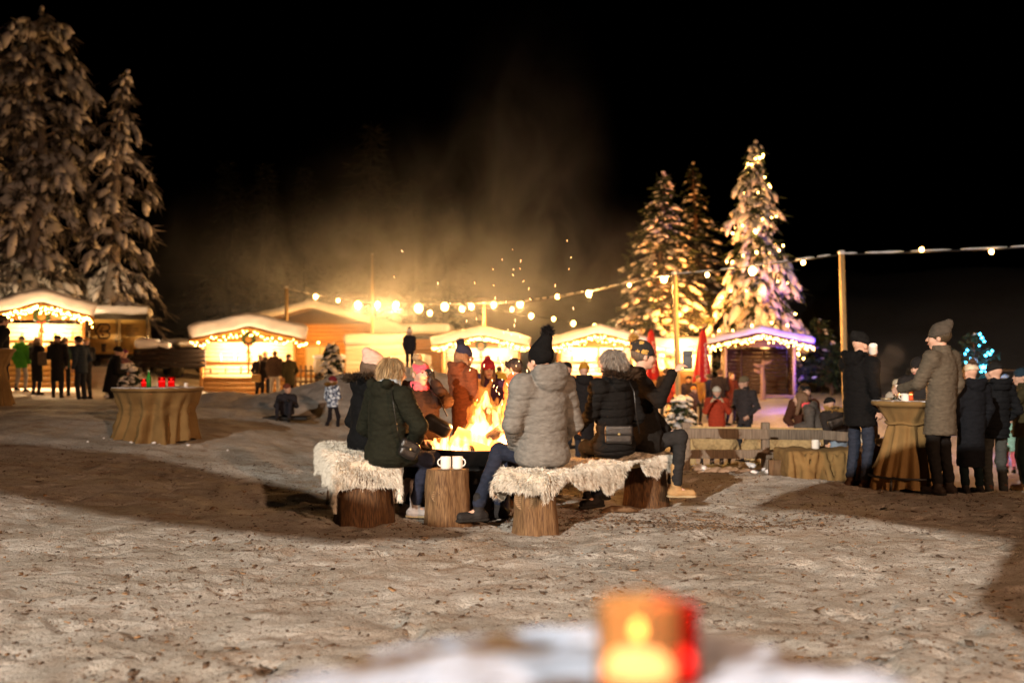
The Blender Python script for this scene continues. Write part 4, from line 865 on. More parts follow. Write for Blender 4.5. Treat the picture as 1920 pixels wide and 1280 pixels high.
        s = SDF(.011, .01); s.cone(so - up * .03 * k - td * .05 * k, so - up * .03 * k + td * .155 * k, .046 * k, .042 * k); s.half(so - up * .018 * k, up); s.half(so - up * .042 * k, -up); link('sole', s.mesh('sole', root), cloth((.02, .018, .016) if boots is None else (.35, .27, .16)), sh)
    # ---- head wear
    if hat:
        s = SDF(rh if face else min(res, .012), .02); hx = hat.get('tall', .0); s.ell(hp_((0, -.012, .045)), np.array((.090, .110, .092)) * hs, Hd)
        if hx: s.cone(hp_((0, -.02, .09)), hp_((hat.get('sx', 0), -.045 + hat.get('sy', 0), .10 + hx)), .072 * hs, .05 * hs, k=.05)
        s.half(hp_((0, 0, hat.get('low', .018))), Hd @ np.array((0, -.32, -1.0)), k=.008)
        def hpost(X, Y, Z):
            q = (np.stack([X, Y, Z], -1) - hc) @ Hd; return .0026 * np.sin(np.arctan2(q[..., 0], q[..., 1] + .012) * 42) + .004 * wob(X, Y, Z, 33, 1) + np.where(q[..., 2] + q[..., 1] * .32 < .072 * hs, -.005, 0)
        s.post = hpost; ho = link('beanie', s.mesh('beanie', root), hat.get('mat') or cloth(hat['col'], bump=.8, bscale=90), t)
        if hat.get('band'):
            s = SDF(.012, .02); s.ell(hp_((0, -.012, .045)), np.array((.094, .114, .096)) * hs, Hd); s.half(hp_((0, 0, .018)), Hd @ np.array((0, -.32, -1.0))); s.half(hp_((0, 0, .06)), Hd @ np.array((0, .32, 1.0))); link('band', s.mesh('band', root), cloth(hat['band'], bump=.8), ho)
        if hat.get('pom'):
            pc = hp_((hat.get('sx', 0) * 1.2, -.05 + hat.get('sy', 0) * 1.25, .15 + hx)); r = hat.get('pr', .042) * hs; d = rng.normal(0, 1, (420 if res < .015 else 120, 3)); d /= np.linalg.norm(d, axis=1, keepdims=True)
            s = SDF(.012, .01); s.ell(pc, r * .75); po = link('pompom', s.mesh('pompom', root), cloth(hat['pom'], bump=.8), ho); fur('tufts', pc + d * r * .6 - org, d, r * .75, .0035 if res < .015 else .008, cloth(hat['pom'], bump=.8), po, .0)
    if headband is not None:
        s = SDF(rh, .012); s.ell(hp_((0, -.010, .040)), np.array((.086, .108, .098)) * hs, Hd); s.half(hp_((0, 0, .005)), Hd @ np.array((0, -.35, -1.0))); s.half(hp_((0, 0, .092)), Hd @ np.array((0, .15, 1.0)))
        s.cone(hp_((-.012, .098, .04)), hp_((.012, .098, .085)), .014, .014, k=.01); s.post = lambda X, Y, Z: .003 * wob(X, Y, Z * 2, 60, 2); link('headband', s.mesh('headband', root), cloth(headband, bump=.7), t)
    if hair:
        s = SDF(rh if face else min(res, .012), .025); kind = hair['kind']; s.ell(hp_((0, -.020, .030)), np.array((.088, .106, .098)) * hs, Hd)
        if kind == 'bob': s.ell(hp_((0, -.020, -.030)), np.array((.105, .098, .105)) * hs, Hd, k=.03); s.half(hp_((0, 0, -.115)), Hd @ np.array((0, 0, -1.0)), k=.02)
        if kind == 'wavy': s.ell(hp_((0, -.045, -.01)), np.array((.100, .088, .10)) * hs, Hd, k=.03)
        if kind == 'long':
            for sg in (-1, 1): s.cone(hp_((sg * .06, -.02, -.0)), hp_((sg * .085, .035, -.24)), .045 * hs, .03 * hs, k=.04)
            s.cone(hp_((0, -.07, 0)), hp_((0, -.08, -.22)), .07 * hs, .05 * hs, k=.04)
        s.ell(hp_((0, .125, -.045 if kind != 'short' else -.03)), np.array((.068, .105, .112)) * hs, Hd, op='s', k=.012)
        def hpost(X, Y, Z):
            q = (np.stack([X, Y, Z], -1) - hc) @ Hd; an = np.arctan2(q[..., 0], q[..., 1]); wv = .35 * np.sin(q[..., 2] * 45) if kind == 'wavy' else .08 * np.sin(q[..., 2] * 30)
            return .0035 * np.sin(an * 26 + wv * 8) + .0025 * np.sin(an * 61 + q[..., 2] * 30) + (.007 if kind == 'wavy' else .002) * wob(X, Y, Z, 48, 3)
        s.post = hpost; ho = link('hair', s.mesh('hair', root), mat('hair_%s' % '_'.join('%.2f' % c for c in hair['col']), hair['col'], .5, .35, 12, .6, 30, .4, stretch=(14, 14, 1.5)), t)
        if res < .013 and kind != 'short' and not hat: strands(ho, s_me := ho.data, hair, hc, Hd, hs, org)
        if hair.get('bun') is not None:
            s = SDF(rh, .01); s.ell(hp_((0, -.07, .155)), np.array((.05, .05, .042)) * hs); s.post = lambda X, Y, Z: .006 * wob(X, Y, Z, 90, 1); link('bun', s.mesh('bun', root), ho.data.materials[0], ho)
    if face:
        for sg in (-1, 1):
            ic = SDF(.005, .002); ic.ell(hp_((sg * .031, .0875, .009)), np.array((.0125, .008, .0075)) * hs, Hd); link('eye', ic.mesh('eye', root), EYE, t)
            ic = SDF(.005, .003); ic.cone(hp_((sg * .016, .0985, .031)), hp_((sg * .048, .0895, .034)), .0045, .0035); link('eyebrow', ic.mesh('eyebrow', root), BROW, t)
        ic = SDF(.005, .003); ic.cone(hp_((-.019, .101, -.063)), hp_((.019, .101, -.063)), .0058); ic.cone(hp_((-.012, .104, -.068)), hp_((.012, .104, -.068)), .006); link('lips', ic.mesh('lips', root), LIP, t)
    if glasses:
        g_ = MB()
        for sg in (-1, 1):
            an = np.linspace(0, 6.283, 15); g_.tube(np.array([hp_((sg * .033 + .025 * math.cos(v), .112, .008 + .018 * math.sin(v))) for v in an]) - org, .0028, 6); g_.tube(np.array([hp_((sg * .058, .111, .012)), hp_((sg * .080, .05, .014)), hp_((sg * .080, -.01, .01))]) - org, .0026, 6)
        g_.tube(np.array([hp_((-.009, .114, .012)), hp_((0, .117, .016)), hp_((.009, .114, .012))]) - org, .0026, 6); g_.build('glasses', BLACKCAB, t, True)
    if scarf is not None:
        s = SDF(max(rh, .011), .02)
        for i in range(10):
            an = R(i * 36); p = J['neck'] + (Rv * math.cos(an) * .072 + F * (math.sin(an) * .075 + .012)) * k + spine * .035 * k; s.cone(p, p + spine * .045 * k, .03 * k, .026 * k, k=.02)
        s.post = lambda X, Y, Z: .005 * wob(X, Y, Z * 3, 40, 1); link('scarf', s.mesh('scarf', root), cloth(scarf), t)
    return t
def glove_col(g): return (.015, .015, .016) if isinstance(g, (str, bool)) else g
def standing(label, px, top, y, a, H=None, z=None, hat_h=.05, **kw):
    x = (px - 960) / FPX * y; zt = HC - (top - HZ) / FPX * y; z0 = float(gzd(x, y)) if z is None else z; Hh = zt - z0 - (hat_h if kw.get('hat') else 0)
    if H is not None: z0 = zt - (hat_h if kw.get('hat') else 0) - H; Hh = H
    arms = {q: kw.pop(q) for q in ('armR', 'armL', 'stride', 'lean') if q in kw}
    h_ = (px * 7 + int(top)) % 11
    if y > 14 and not arms: arms = [dict(armR='front'), dict(armL='pocket', stride=.06), dict(armR='pocket', armL='front'), dict(lean=4), dict(armL='front', armR='front'), dict(stride=.1), dict(armR='back'), dict(lean=6, armR='pocket'), dict(armL='raise'), dict(armR='pocket', armL='pocket'), dict(stride=-.08, armL='front')][h_]
    J, k = stand_joints(x, y, zt, Hh, a, z=z0, **arms)
    print('person %-60s H %.2f z %.2f ground %.2f' % (label[:60], Hh, z0, float(gzd(x, y))))
    kw.setdefault('k', k); kw.setdefault('res', .02 if y > 16 else .014); return person(label, J, a, **kw)
SNOWW = (.72, .70, .64)
def seated(label, a, pel, neck, head, legs, arms, **kw):
    J = {'pel': W(*pel), 'neck': W(*neck), 'head': W(*head)}
    for n, v in legs.items(): J[n] = W(*v)
    for n, v in arms.items(): J[n] = W(*v)
    kw.setdefault('seat', J['pel'][2] - .115); return person(label, J, a, **kw)
U = lambda *v: norm(np.array(v, float))
toe_d = lambda a, b: {'L': np.append(U(*a), 0), 'R': np.append(U(*b), 0)}
# --- the seated ring
seated('blonde woman in a long dark green coat seated back turned on the left bench', 48, (727, 850, 8.62), (729, 732, 8.58), (736, 699, 8.62),
       dict(knR=(800, 862, 8.72), anR=(779, 950, 8.83), knL=(812, 858, 9.05), anL=(764, 948, 9.1)), dict(elR=(786, 800, 8.42), wrR=(772, 846, 8.72), elL=(684, 800, 8.85), wrL=(755, 842, 9.0)),
       jacket=(.012, .0125, .0075), trousers=(.018, .022, .04), hem=-.1, res=.0115, fat=1.2, depth=.86, hood='down', hair=dict(kind='bob', col=(.36, .25, .13)), coat_seat=.42, boots=(.30, .27, .26), ha=70, hoodk=.82, sleeve=1.12, toe=toe_d((.8, .2), (.9, -.25)), scarf=(.30, .36, .42), hp=-6)
seated('woman in black coat with spiky fur hood and pale pink beanie on the left bench', 70, (688, 826, 9.45), (690, 722, 9.4), (703, 690, 9.42),
       dict(knR=(775, 848, 9.5), anR=(768, 935, 9.5), knL=(770, 845, 9.75), anL=(765, 930, 9.75)), dict(elR=(728, 790, 9.2), wrR=(760, 836, 9.35), elL=(660, 790, 9.6), wrL=(740, 836, 9.75)),
       jacket=(.005, .005, .0055), hem=-.1, res=.0125, fat=1.15, depth=.85, hood='down', furtrim=(.05, .035, .022), coat_seat=.5, hat=dict(col=(.62, .42, .34), tall=.05, sy=-.03), ha=75, hair=dict(kind='long', col=(.10, .06, .035)))
seated('woman with pink headband and brown jacket holding a hand to her ear', 150, (795, 828, 9.92), (787, 734, 9.9), (789, 700, 9.86),
       dict(knR=(770, 838, 9.55), anR=(775, 925, 9.6), knL=(832, 836, 9.5), anL=(830, 925, 9.55)), dict(elR=(757, 792, 9.72), wrR=(795, 826, 9.5), elL=(838, 752, 9.72), wrL=(814, 716, 9.78)),
       jacket=(.028, .014, .009), trousers=(.40, .22, .10), hem=-.12, res=.0105, fat=1.12, depth=.86, hood='down', hair=dict(kind='short', col=(.34, .22, .11), bun=1), coat_seat=.3, ha=146, face=True, headband=(.80, .10, .14), scarf=(.82, .12, .15), gloves='L', puff=.0,
       hands={'L': (U(-.2, -.0, 1), U(-1, 0, 0), .6), 'R': (U(.6, -.4, -.1), U(0, 0, -1), .4)})
seated('broad man in a grey quilted jacket and tall black beanie with his back turned', -38, (1017, 850, 8.55), (1018, 712, 8.42), (1012, 677, 8.38),
       dict(knL=(935, 845, 8.72), anL=(897, 955, 8.62), knR=(965, 838, 9.15), anR=(935, 950, 9.2)), dict(elL=(960, 795, 8.32), wrL=(966, 838, 8.62), elR=(1076, 795, 8.72), wrR=(1030, 845, 9.0)),
       jacket=(.175, .165, .150), trousers=(.02, .024, .04), shoes=(.02, .018, .018), hem=-.1, res=.010, fat=1.34, depth=.84, puff=0.0, hood='down', seams=.15, crease=.0045, hoodk=1.25, hat=dict(col=(.006, .0055, .0055), low=-.045, tall=.085, sx=.03, sy=-.0, pom=(.012, .010, .010), pr=.05), ha=-40, k=1.06, coat_seat=.10, toe=toe_d((-.5, -.2), (-.7, .2)), curl=.8, sleeve=1.18, skin=SKINS[1])
seated('grey haired woman in a black padded coat seen from behind on the right bench', -42, (1152, 832, 9.15), (1150, 716, 9.08), (1146, 682, 9.06),
       dict(knL=(1098, 838, 9.45), anL=(1118, 932, 9.42), knR=(1120, 832, 9.7), anR=(1128, 918, 9.7)), dict(elL=(1108, 775, 8.98), wrL=(1088, 800, 9.35), elR=(1196, 780, 9.22), wrR=(1150, 822, 9.5)),
       jacket=(.0075, .0068, .0065), hem=-.1, res=.0115, fat=1.16, depth=.84, puff=.9, hood='down', furtrim=(.05, .03, .018), hair=dict(kind='wavy', col=(.26, .225, .19)), coat_seat=.3, ha=-62, toe=toe_d((-.85, -.5), (-.6, .2)))
PB_ = bpy.data.materials.new('patterned_knit'); PB_.use_nodes = True
def knit():
    N = PB_.node_tree.nodes; L = PB_.node_tree.links; b = N['Principled BSDF']; b.inputs['Roughness'].default_value = .9
    tc = N.new('ShaderNodeTexCoord'); v = N.new('ShaderNodeTexVoronoi'); v.inputs['Scale'].default_value = 14; L.new(tc.outputs['Object'], v.inputs['Vector'])
    n = N.new('ShaderNodeTexNoise'); n.inputs['Scale'].default_value = 60; L.new(tc.outputs['Object'], n.inputs['Vector']); m = N.new('ShaderNodeMath'); m.operation = 'MULTIPLY_ADD'; L.new(n.outputs['Fac'], m.inputs[0]); m.inputs[1].default_value = .5; L.new(v.outputs['Distance'], m.inputs[2])
    r = N.new('ShaderNodeValToRGB'); L.new(m.outputs[0], r.inputs[0]); e = r.color_ramp.elements; e[0].position = .56; e[1].position = .61; e[0].color = (.50, .30, .07, 1); e[1].color = (.015, .013, .012, 1); L.new(r.outputs[0], b.inputs['Base Color'])
    bp = N.new('ShaderNodeBump'); bp.inputs['Strength'].default_value = .6; bp.inputs['Distance'].default_value = .01; L.new(n.outputs['Fac'], bp.inputs['Height']); L.new(bp.outputs[0], b.inputs['Normal'])
knit()
seated('man in glasses and a black and yellow patterned pompom beanie raising a phone', 82, (1213, 826, 9.72), (1194, 704, 9.72), (1207, 668, 9.70),
       dict(knR=(1276, 818, 9.6), anR=(1268, 914, 9.62), knL=(1270, 818, 9.95), anL=(1262, 912, 9.95)), dict(shR=(1206, 722, 9.53), elR=(1236, 752, 9.38), wrR=(1262, 696, 9.42), elL=(1222, 775, 9.95), wrL=(1252, 808, 9.85)),
       jacket=(.0085, .007, .006), trousers=(.022, .021, .021), hem=-.1, res=.0105, fat=1.06, depth=.9, hood='down', hat=dict(mat=PB_, col=(0, 0, 0), tall=.02, sy=-.04, pom=(.42, .24, .06), pr=.05), ha=80, face=True, glasses=True, boots=(.36, .22, .10), coat_seat=.25,
       hair=dict(kind='short', col=(.10, .08, .06)), hands={'R': (U(.78, .0, .62), U(.5, .35, -.7), .5), 'L': (U(.7, -.1, -.1), U(0, 0, -1), .3)}, toe=toe_d((1, .1), (1, -.12)), skin=SKINS[1])
# --- standing round the fire
standing('child in navy bobble beanie, rust jacket and pink snow trousers by the fire', 868, 642, 10.9, 52, jacket=(.14, .045, .02), trousers=(.66, .12, .15), shoes=(.05, .03, .03), hat=dict(col=(.03, .03, .055), tall=.03, pom=(.03, .03, .05), pr=.055), hair=dict(kind='long', col=(.22, .11, .05)), armR='front', armL='front', hem=-.30, fat=1.05, hood='down', ha=70, res=.0125, H=1.50)
standing('girl with red and blue bobble beanie and dark plum jacket facing across the fire', 915, 670, 11.7, 176, jacket=(.05, .022, .045), trousers=(.03, .02, .03), hat=dict(col=(.42, .04, .06), band=(.05, .20, .24), tall=.02, pom=(.40, .05, .06), pr=.035), face=True, hair=dict(kind='long', col=(.16, .08, .035)), hem=-.25, fat=1.05, hood='down', ha=170, res=.0125, armR='pocket', armL='front', H=1.38)
standing('person in a bright orange jacket with black headband beyond the grey jacket', 966, 672, 10.25, -72, jacket=(.85, .16, .05), trousers=(.02, .02, .022), hair=dict(kind='short', col=(.03, .02, .015)), hem=-.18, fat=1.2, armL='front', armR='front', ha=-70, res=.0125, H=1.42, headband=(.02, .017, .018), puff=.8, scarf=(.85, .15, .05))
standing('person in a yellow jacket standing in front of the stall behind the fire', 936, 686, 27.0, 0, jacket=(.70, .42, .06), hair=dict(kind='short', col=(.05, .03, .02)), fat=1.1, hem=-.15)
standing('dark haired person with back turned beside the yellow jacket', 957, 690, 27.6, 10, jacket=(.05, .04, .035), hair=dict(kind='short', col=(.025, .018, .013)), fat=1.1)
standing('small person in a neon yellow vest behind the rust jacket child', 893, 697, 20.0, 10, jacket=(.55, .70, .05), hair=dict(kind='short', col=(.06, .04, .02)), H=1.4)
standing('person in a black beanie and navy jacket behind the grey jacket', 1062, 674, 19.0, 60, jacket=(.02, .024, .045), hat=dict(col=(.012, .012, .012)), face=False, H=1.66, hood='down')
standing('person in a mustard beanie and black coat behind the grey haired woman', 1095, 677, 16.5, 0, jacket=(.012, .011, .012), hat=dict(col=(.42, .22, .03), tall=.02), H=1.62, hem=-.5, fat=1.15, hood='down', res=.015)
# --- on and below the snow bank
standing('child in yellow and white bobble beanie standing on top of the snow bank', 768, 615, 23.2, 10, jacket=(.025, .022, .025), trousers=(.02, .02, .03), hat=dict(col=(.72, .68, .6), band=(.60, .52, .03), pom=(.012, .012, .012), tall=.01), fat=1.15, hem=-.2, hood='down', armR='down', armL='down')
MOSAIC = bpy.data.materials.new('dappled_snowsuit'); MOSAIC.use_nodes = True
def mosaic():
    N = MOSAIC.node_tree.nodes; L = MOSAIC.node_tree.links; b = N['Principled BSDF']; b.inputs['Roughness'].default_value = .7
    tc = N.new('ShaderNodeTexCoord'); v = N.new('ShaderNodeTexNoise'); v.inputs['Scale'].default_value = 22; v.inputs['Detail'].default_value = 3; L.new(tc.outputs['Object'], v.inputs['Vector'])
    r = N.new('ShaderNodeValToRGB'); L.new(v.outputs['Fac'], r.inputs[0]); e = r.color_ramp.elements; e[0].position = .40; e[1].position = .60; e[0].color = (.03, .04, .07, 1); e[1].color = (.75, .85, .95, 1); k = e.new(.5); k.color = (.20, .27, .42, 1); L.new(r.outputs[0], b.inputs['Base Color'])
mosaic()
standing('child in a blue and white dappled jacket walking up to the snow bank', 624, 702, 18.8, 30, jacket_mat=MOSAIC, trousers=(.015, .013, .016), hat=dict(col=(.16, .02, .03), low=.0), furtrim=(.22, .12, .03), fat=1.25, hem=-.1, stride=.22, ha=60, armR='front', armL='down', hood='down', z=float(gz(-3.38, 18.8)) - .02, H=1.06)
cx = (537 - 960) / FPX * 18.6; cz = float(gzd(cx, 18.6)); kk = .62
def ck(x, y, z): return np.array([cx + x, 18.6 + y, cz + z])
J = dict(pel=ck(0, .05, .17), neck=ck(0, .02, .47), head=ck(.02, -.02, .60), knL=ck(.12, -.20, .36), knR=ck(-.12, -.20, .36), anL=ck(.12, -.33, .06), anR=ck(-.10, -.33, .06), elL=ck(.19, -.02, .28), wrL=ck(.13, -.18, .36), elR=ck(-.19, -.02, .28), wrR=ck(-.13, -.18, .36))
person('small child in dark snowsuit and rust beanie sitting on the snow below the bank', J, 170, k=.62, ha=130, hp=6, jacket=(.025, .024, .03), trousers=(.022, .022, .03), hat=dict(col=(.16, .05, .03)), res=.013, fat=1.3, gloves=True, hem=-.05, face=False)
t = thing('sledge', 'black plastic sledge under the sitting child', 'sledge', (cx, 18.65, cz)); s = SDF(.02, .03); s.box((0, 0, .05), (.42, .22, .035), .03); s.ell((0, 0, .09), (.36, .17, .05), op='s', k=.02); link('shell', s.mesh('shell'), BLACKCAB, t)
MB().tube([(-.40, -.15, .06), (-.46, -.3, .03), (-.3, -.42, .02)], .008, 6).build('rope', DARKWOOD, t)
# --- left stall queue and left table
standing('person in a bright green jacket and grey trousers at the left stall counter', 40, 627, 29.8, 2, jacket=(.06, .26, .025), trousers=(.30, .27, .24), hat=dict(col=(.02, .02, .02)), hood='down', hem=-.15, fat=1.1)
standing('woman in a long dark coat with brown shoulder bag queueing beside the green jacket', 69, 632, 29.4, 20, jacket=(.015, .013, .013), hair=dict(kind='bob', col=(.35, .25, .15)), hem=-.5, fat=1.1, furtrim=(.2, .14, .08))
standing('person in black with fur collar at the right end of the left stall counter', 108, 625, 29.2, -15, jacket=(.012, .011, .012), hat=dict(col=(.015, .014, .014), low=.0), hem=-.45, fat=1.1, furtrim=(.08, .05, .03), armL='front')
standing('person with teal scarf half hidden behind the black fur collar', 121, 631, 30.0, -30, jacket=(.025, .06, .065), hair=dict(kind='short', col=(.2, .13, .08)), hem=-.1)
standing('man in a dark blue quilted jacket standing clear of the left stall', 152, 626, 28.6, -70, jacket=(.022, .032, .05), hair=dict(kind='short', col=(.04, .025, .02)), hat=dict(col=(.025, .018, .016)), hem=-.15, fat=1.12, puff=1)
standing('person with a blond head just behind the dark blue quilted jacket', 162, 630, 29.6, -60, jacket=(.015, .013, .014), hat=dict(col=(.62, .33, .10)), hem=-.4)
standing('man in black coat and flat cap bending over beside the decorated fir', 209, 645, 26.0, 55, jacket=(.010, .010, .011), trousers=(.016, .016, .018), hat=dict(col=(.012, .012, .012), low=.0), fat=1.2, hem=-.28, lean=12, armR='front', armL='front')
standing('woman in a plum jacket and bright gloves facing the man with flat cap', 233, 652, 26.4, -80, jacket=(.16, .08, .09), trousers=(.10, .09, .10), hat=dict(col=(.20, .05, .12)), fat=1.1, armR='raise', armL='raise', gloves=(.5, .12, .05), hem=-.25)
standing('man in black cut off by the left photo edge beside a cloth covered table', 3, 590, 19.0, 40, jacket=(.010, .010, .011), trousers=(.012, .012, .014), hair=dict(kind='short', col=(.03, .02, .015)), fat=1.15, hem=-.18)
# --- customers at the stall beside the snow bank
standing('woman in dark coat with a tan shoulder bag at the stall beside the snow bank', 487, 662, 35.4, 15, jacket=(.022, .016, .014), trousers=(.015, .012, .012), hat=dict(col=(.66, .55, .42)), hem=-.42, fat=1.12)
standing('blond person partly hidden behind the woman with the tan bag', 497, 656, 36.0, 0, jacket=(.05, .03, .02), hat=dict(col=(.6, .38, .15)))
standing('man in a brown jacket and white trousers at the stall beside the snow bank', 515, 657, 35.2, 0, jacket=(.12, .075, .05), trousers=(.60, .55, .48), hair=dict(kind='short', col=(.25, .15, .08)), fat=1.15, hem=-.05, hood='down')
standing('man in an olive coat and flat cap at the right end of the stall counter', 543, 661, 35.0, -40, jacket=(.07, .06, .03), trousers=(.018, .016, .016), hat=dict(col=(.06, .05, .04), low=.0), fat=1.12, hem=-.3)
# --- behind the fence
standing('woman in a rust red coat and striped beanie holding a bowl up with both hands', 1344, 720, 20.0, 190, jacket=(.34, .045, .02), trousers=(.03, .02, .02), hat=dict(col=(.55, .52, .45), band=(.10, .12, .11)), fat=1.15, hem=-.5, armR='raise', armL='raise', face=True, ha=185, scarf=(.06, .08, .08), res=.015, gloves=(.55, .38, .25))
standing('man in glasses, khaki beanie and dark puffer jacket behind the fence', 1396, 701, 20.6, -125, jacket=(.040, .034, .036), trousers=(.03, .03, .035), hat=dict(col=(.17, .13, .08)), fat=1.18, hem=-.12, puff=1.0, ha=-115, armR='front', armL='pocket', face=True, glasses=True, res=.015)
standing('person in dark clothes turned away behind the woman in the rust coat', 1350, 692, 31.0, 20, jacket=(.016, .013, .018), hair=dict(kind='short', col=(.06, .03, .02)), H=1.75, hem=-.4)
standing('person in a rust and navy jacket standing near the dark hut', 1371, 698, 31.5, 150, jacket=(.12, .03, .022), trousers=(.02, .015, .05), hair=dict(kind='short', col=(.12, .07, .03)), H=1.68, hem=-.4)
standing('person in dark clothes by the second fire beside the pole', 1292, 701, 30.0, -150, jacket=(.03, .022, .03), hat=dict(col=(.03, .02, .02)), H=1.6)
standing('person in black seen between the beanie and the pole by the second fire', 1247, 690, 31.5, 20, jacket=(.016, .012, .012), hair=dict(kind='short', col=(.05, .03, .02)), H=1.72)
standing('person in a tan jacket just left of the far red parasol pole', 1308, 703, 32.0, 170, jacket=(.30, .17, .06), hair=dict(kind='short', col=(.12, .08, .04)), H=1.6)
standing('woman with long hair, black headband and dark brown jacket behind the fence', 1508, 719, 18.2, 168, jacket=(.075, .028, .016), trousers=(.02, .016, .02), hair=dict(kind='long', col=(.07, .035, .02)), face=True, headband=(.012, .012, .012), fat=1.1, hem=-.25, armR='pocket', armL='pocket', res=.015)
standing('person in a neon pink and grey jacket bending down behind the fence', 1541, 725, 17.4, -75, jacket=(.10, .085, .075), trousers=(.015, .015, .018), hair=dict(kind='long', col=(.16, .09, .05)), fat=1.15, hem=-.1, lean=28, armR='table', armL='table', scarf=(.95, .10, .12), hood='down', ha=-60, res=.015)
standing('person in a dark jacket with tan fur hood and light blue jeans behind the fence', 1573, 735, 16.6, -20, jacket=(.032, .026, .024), trousers=(.22, .30, .40), hat=dict(col=(.012, .012, .012)), furtrim=(.42, .25, .08), hood='down', fat=1.12, hem=-.02, lean=22, armR='front', armL='down', res=.015)
# --- the right hand table
standing('man in a black hooded jacket and jeans drinking from a mug by the tall table', 1612, 619, 11.45, 62, jacket=(.005, .005, .0055), trousers=(.022, .028, .045), shoes=(.06, .032, .02), hat=dict(col=(.010, .010, .010), tall=.02, sy=-.05), fat=1.2, depth=.84, hem=-.20, hood='down', armR='down', armL='mouth', ha=66, res=.011, face=True, skin=SKINS[1], hands={'L': (U(.25, .2, .45), U(.7, -.6, .1), .7)})
standing('bearded man in a grey wool coat and slouchy grey beanie at the tall table', 1764, 602, 10.75, -35, jacket=(.10, .082, .06), trousers=(.014, .013, .013), shoes=(.03, .022, .018), hat=dict(col=(.08, .066, .052), tall=.045, sy=-.05), fat=1.06, depth=.80, hem=-.30, armL='table', armR='down', ha=-62, res=.0105, flare=1.08, hair=dict(kind='short', col=(.06, .035, .02)), face=True, skin=SKINS[1])
standing('hooded person lit by the candle on the far side of the tall table', 1722, 663, 12.3, 215, jacket=(.022, .02, .02), hat=dict(col=(.02, .018, .018)), fat=1.2, hood='down', armR='table', armL='table', face=True, hp=-18, H=1.58, res=.014, ha=240, furtrim=(.04, .03, .02))
standing('small person in white beanie and tan fur hood beyond the candle', 1684, 706, 16.0, -10, jacket=(.45, .40, .33), trousers=(.05, .05, .06), hat=dict(col=(.62, .55, .42)), furtrim=(.48, .34, .16), hood='down', fat=1.1, H=1.35, res=.016)
standing('woman in a white bobble beanie and long black coat beside the grey wool coat', 1821, 674, 11.1, -10, jacket=(.007, .008, .011), trousers=(.006, .012, .013), hat=dict(col=(.66, .56, .42), pom=(.12, .07, .04), pr=.05), fat=1.14, depth=.85, hem=-.55, hood='down', res=.0125)
standing('man in a black quilted jacket, grey beanie and worn jeans near the right edge', 1866, 672, 12.0, -12, jacket=(.007, .008, .010), trousers=(.05, .053, .05), shoes=(.11, .05, .03), hat=dict(col=(.016, .016, .016)), fat=1.12, depth=.84, hem=-.12, puff=.9, hood='down', armL='pocket', armR='pocket', res=.0125, ha=-25)
standing('man in an olive jacket and blue beanie at the right edge of the photo', 1918, 684, 14.5, -70, jacket=(.038, .032, .015), trousers=(.03, .05, .05), shoes=(.30, .16, .06), hat=dict(col=(.02, .04, .06)), fat=1.1, hem=-.15, ha=-85, res=.015, face=True)
standing('child in a mint coat and pink trousers behind the worn jeans', 1894, 775, 18.0, 10, jacket=(.28, .50, .42), trousers=(.65, .16, .20), hat=dict(col=(.4, .1, .2)), H=1.02, hem=-.25, res=.016)
standing('person in a dark red jacket warming up at the second fire left of the pole', 1256, 694, 29.8, 60, jacket=(.22, .03, .02), trousers=(.02, .02, .02), hat=dict(col=(.03, .03, .04)), H=1.66, armL='front')
standing('person in a navy jacket half hidden by the far red parasol', 1332, 700, 33.0, -40, jacket=(.02, .022, .05), hair=dict(kind='short', col=(.06, .04, .02)), H=1.66)
standing('child with an orange beanie in front of the bright kiosk', 1300, 722, 28.0, 140, jacket=(.06, .04, .06), hat=dict(col=(.55, .22, .04)), H=1.15)
# ================================================================ fire, benches, tables
def pxz(px, y): return (px - 960) / FPX * y
FC = np.array([-.31, 9.45, 0.0]); FC[2] = float(gzd(FC[0], FC[1])); RIM = .60
t = thing('fire_bowl', 'wide dark steel fire bowl on a drum stand in the middle of the benches', 'fire bowl', tuple(FC))
MB().lathe([(.001, .40), (.25, .41), (.42, .48), (.52, .585), (.545, .60), (.55, .612), (.535, .612), (.50, .575), (.40, .50), (.2, .44), (.001, .43)], n=48).build('bowl', METAL, t, True)
MB().lathe([(.001, -.05), (.30, -.05), (.31, .0), (.29, .02), (.29, .38), (.31, .41), (.001, .41)], n=32).build('stand', METAL, t, True)
MB().tube([(.1, -.30, .33), (.14, -.345, .33), (.26, -.3, .33), (.25, -.25, .33)], .01, 6).build('handle', mat('steel_handle', (.6, .58, .55), .3, .1, metal=.8), t, True)
CHAR = mat('charred_log', (.03, .018, .012), .9, .5, 20, .8, 30); EMBER = noshine(mat('glowing_ember', (.1, .02, .005), .9, .4, 20, .5, emit=7, ecol=(1, .22, .03)))
for i, (a, tl, ln, z) in enumerate(((20, 8, .62, .52), (75, -6, .6, .55), (140, 12, .55, .60), (105, 35, .5, .62), (170, 20, .5, .66), (-20, 38, .5, .62))):
    d = np.array([math.cos(R(a)) * math.cos(R(tl)), math.sin(R(a)) * math.cos(R(tl)), math.sin(R(tl))]); c = np.array([random.uniform(-.08, .08), random.uniform(-.08, .08), z])
    o = MB().tube([c - d * ln / 2, c - d * ln * .2, c + d * ln * .2, c + d * ln / 2], [.055, .065, .06, .05], 9).build('burning_log', CHAR if i % 2 else EMBER, None, True); o.location = FC
    tag(o, 'charred burning log stacked in the fire bowl under the flames', 'log', 'burning logs in the fire bowl')
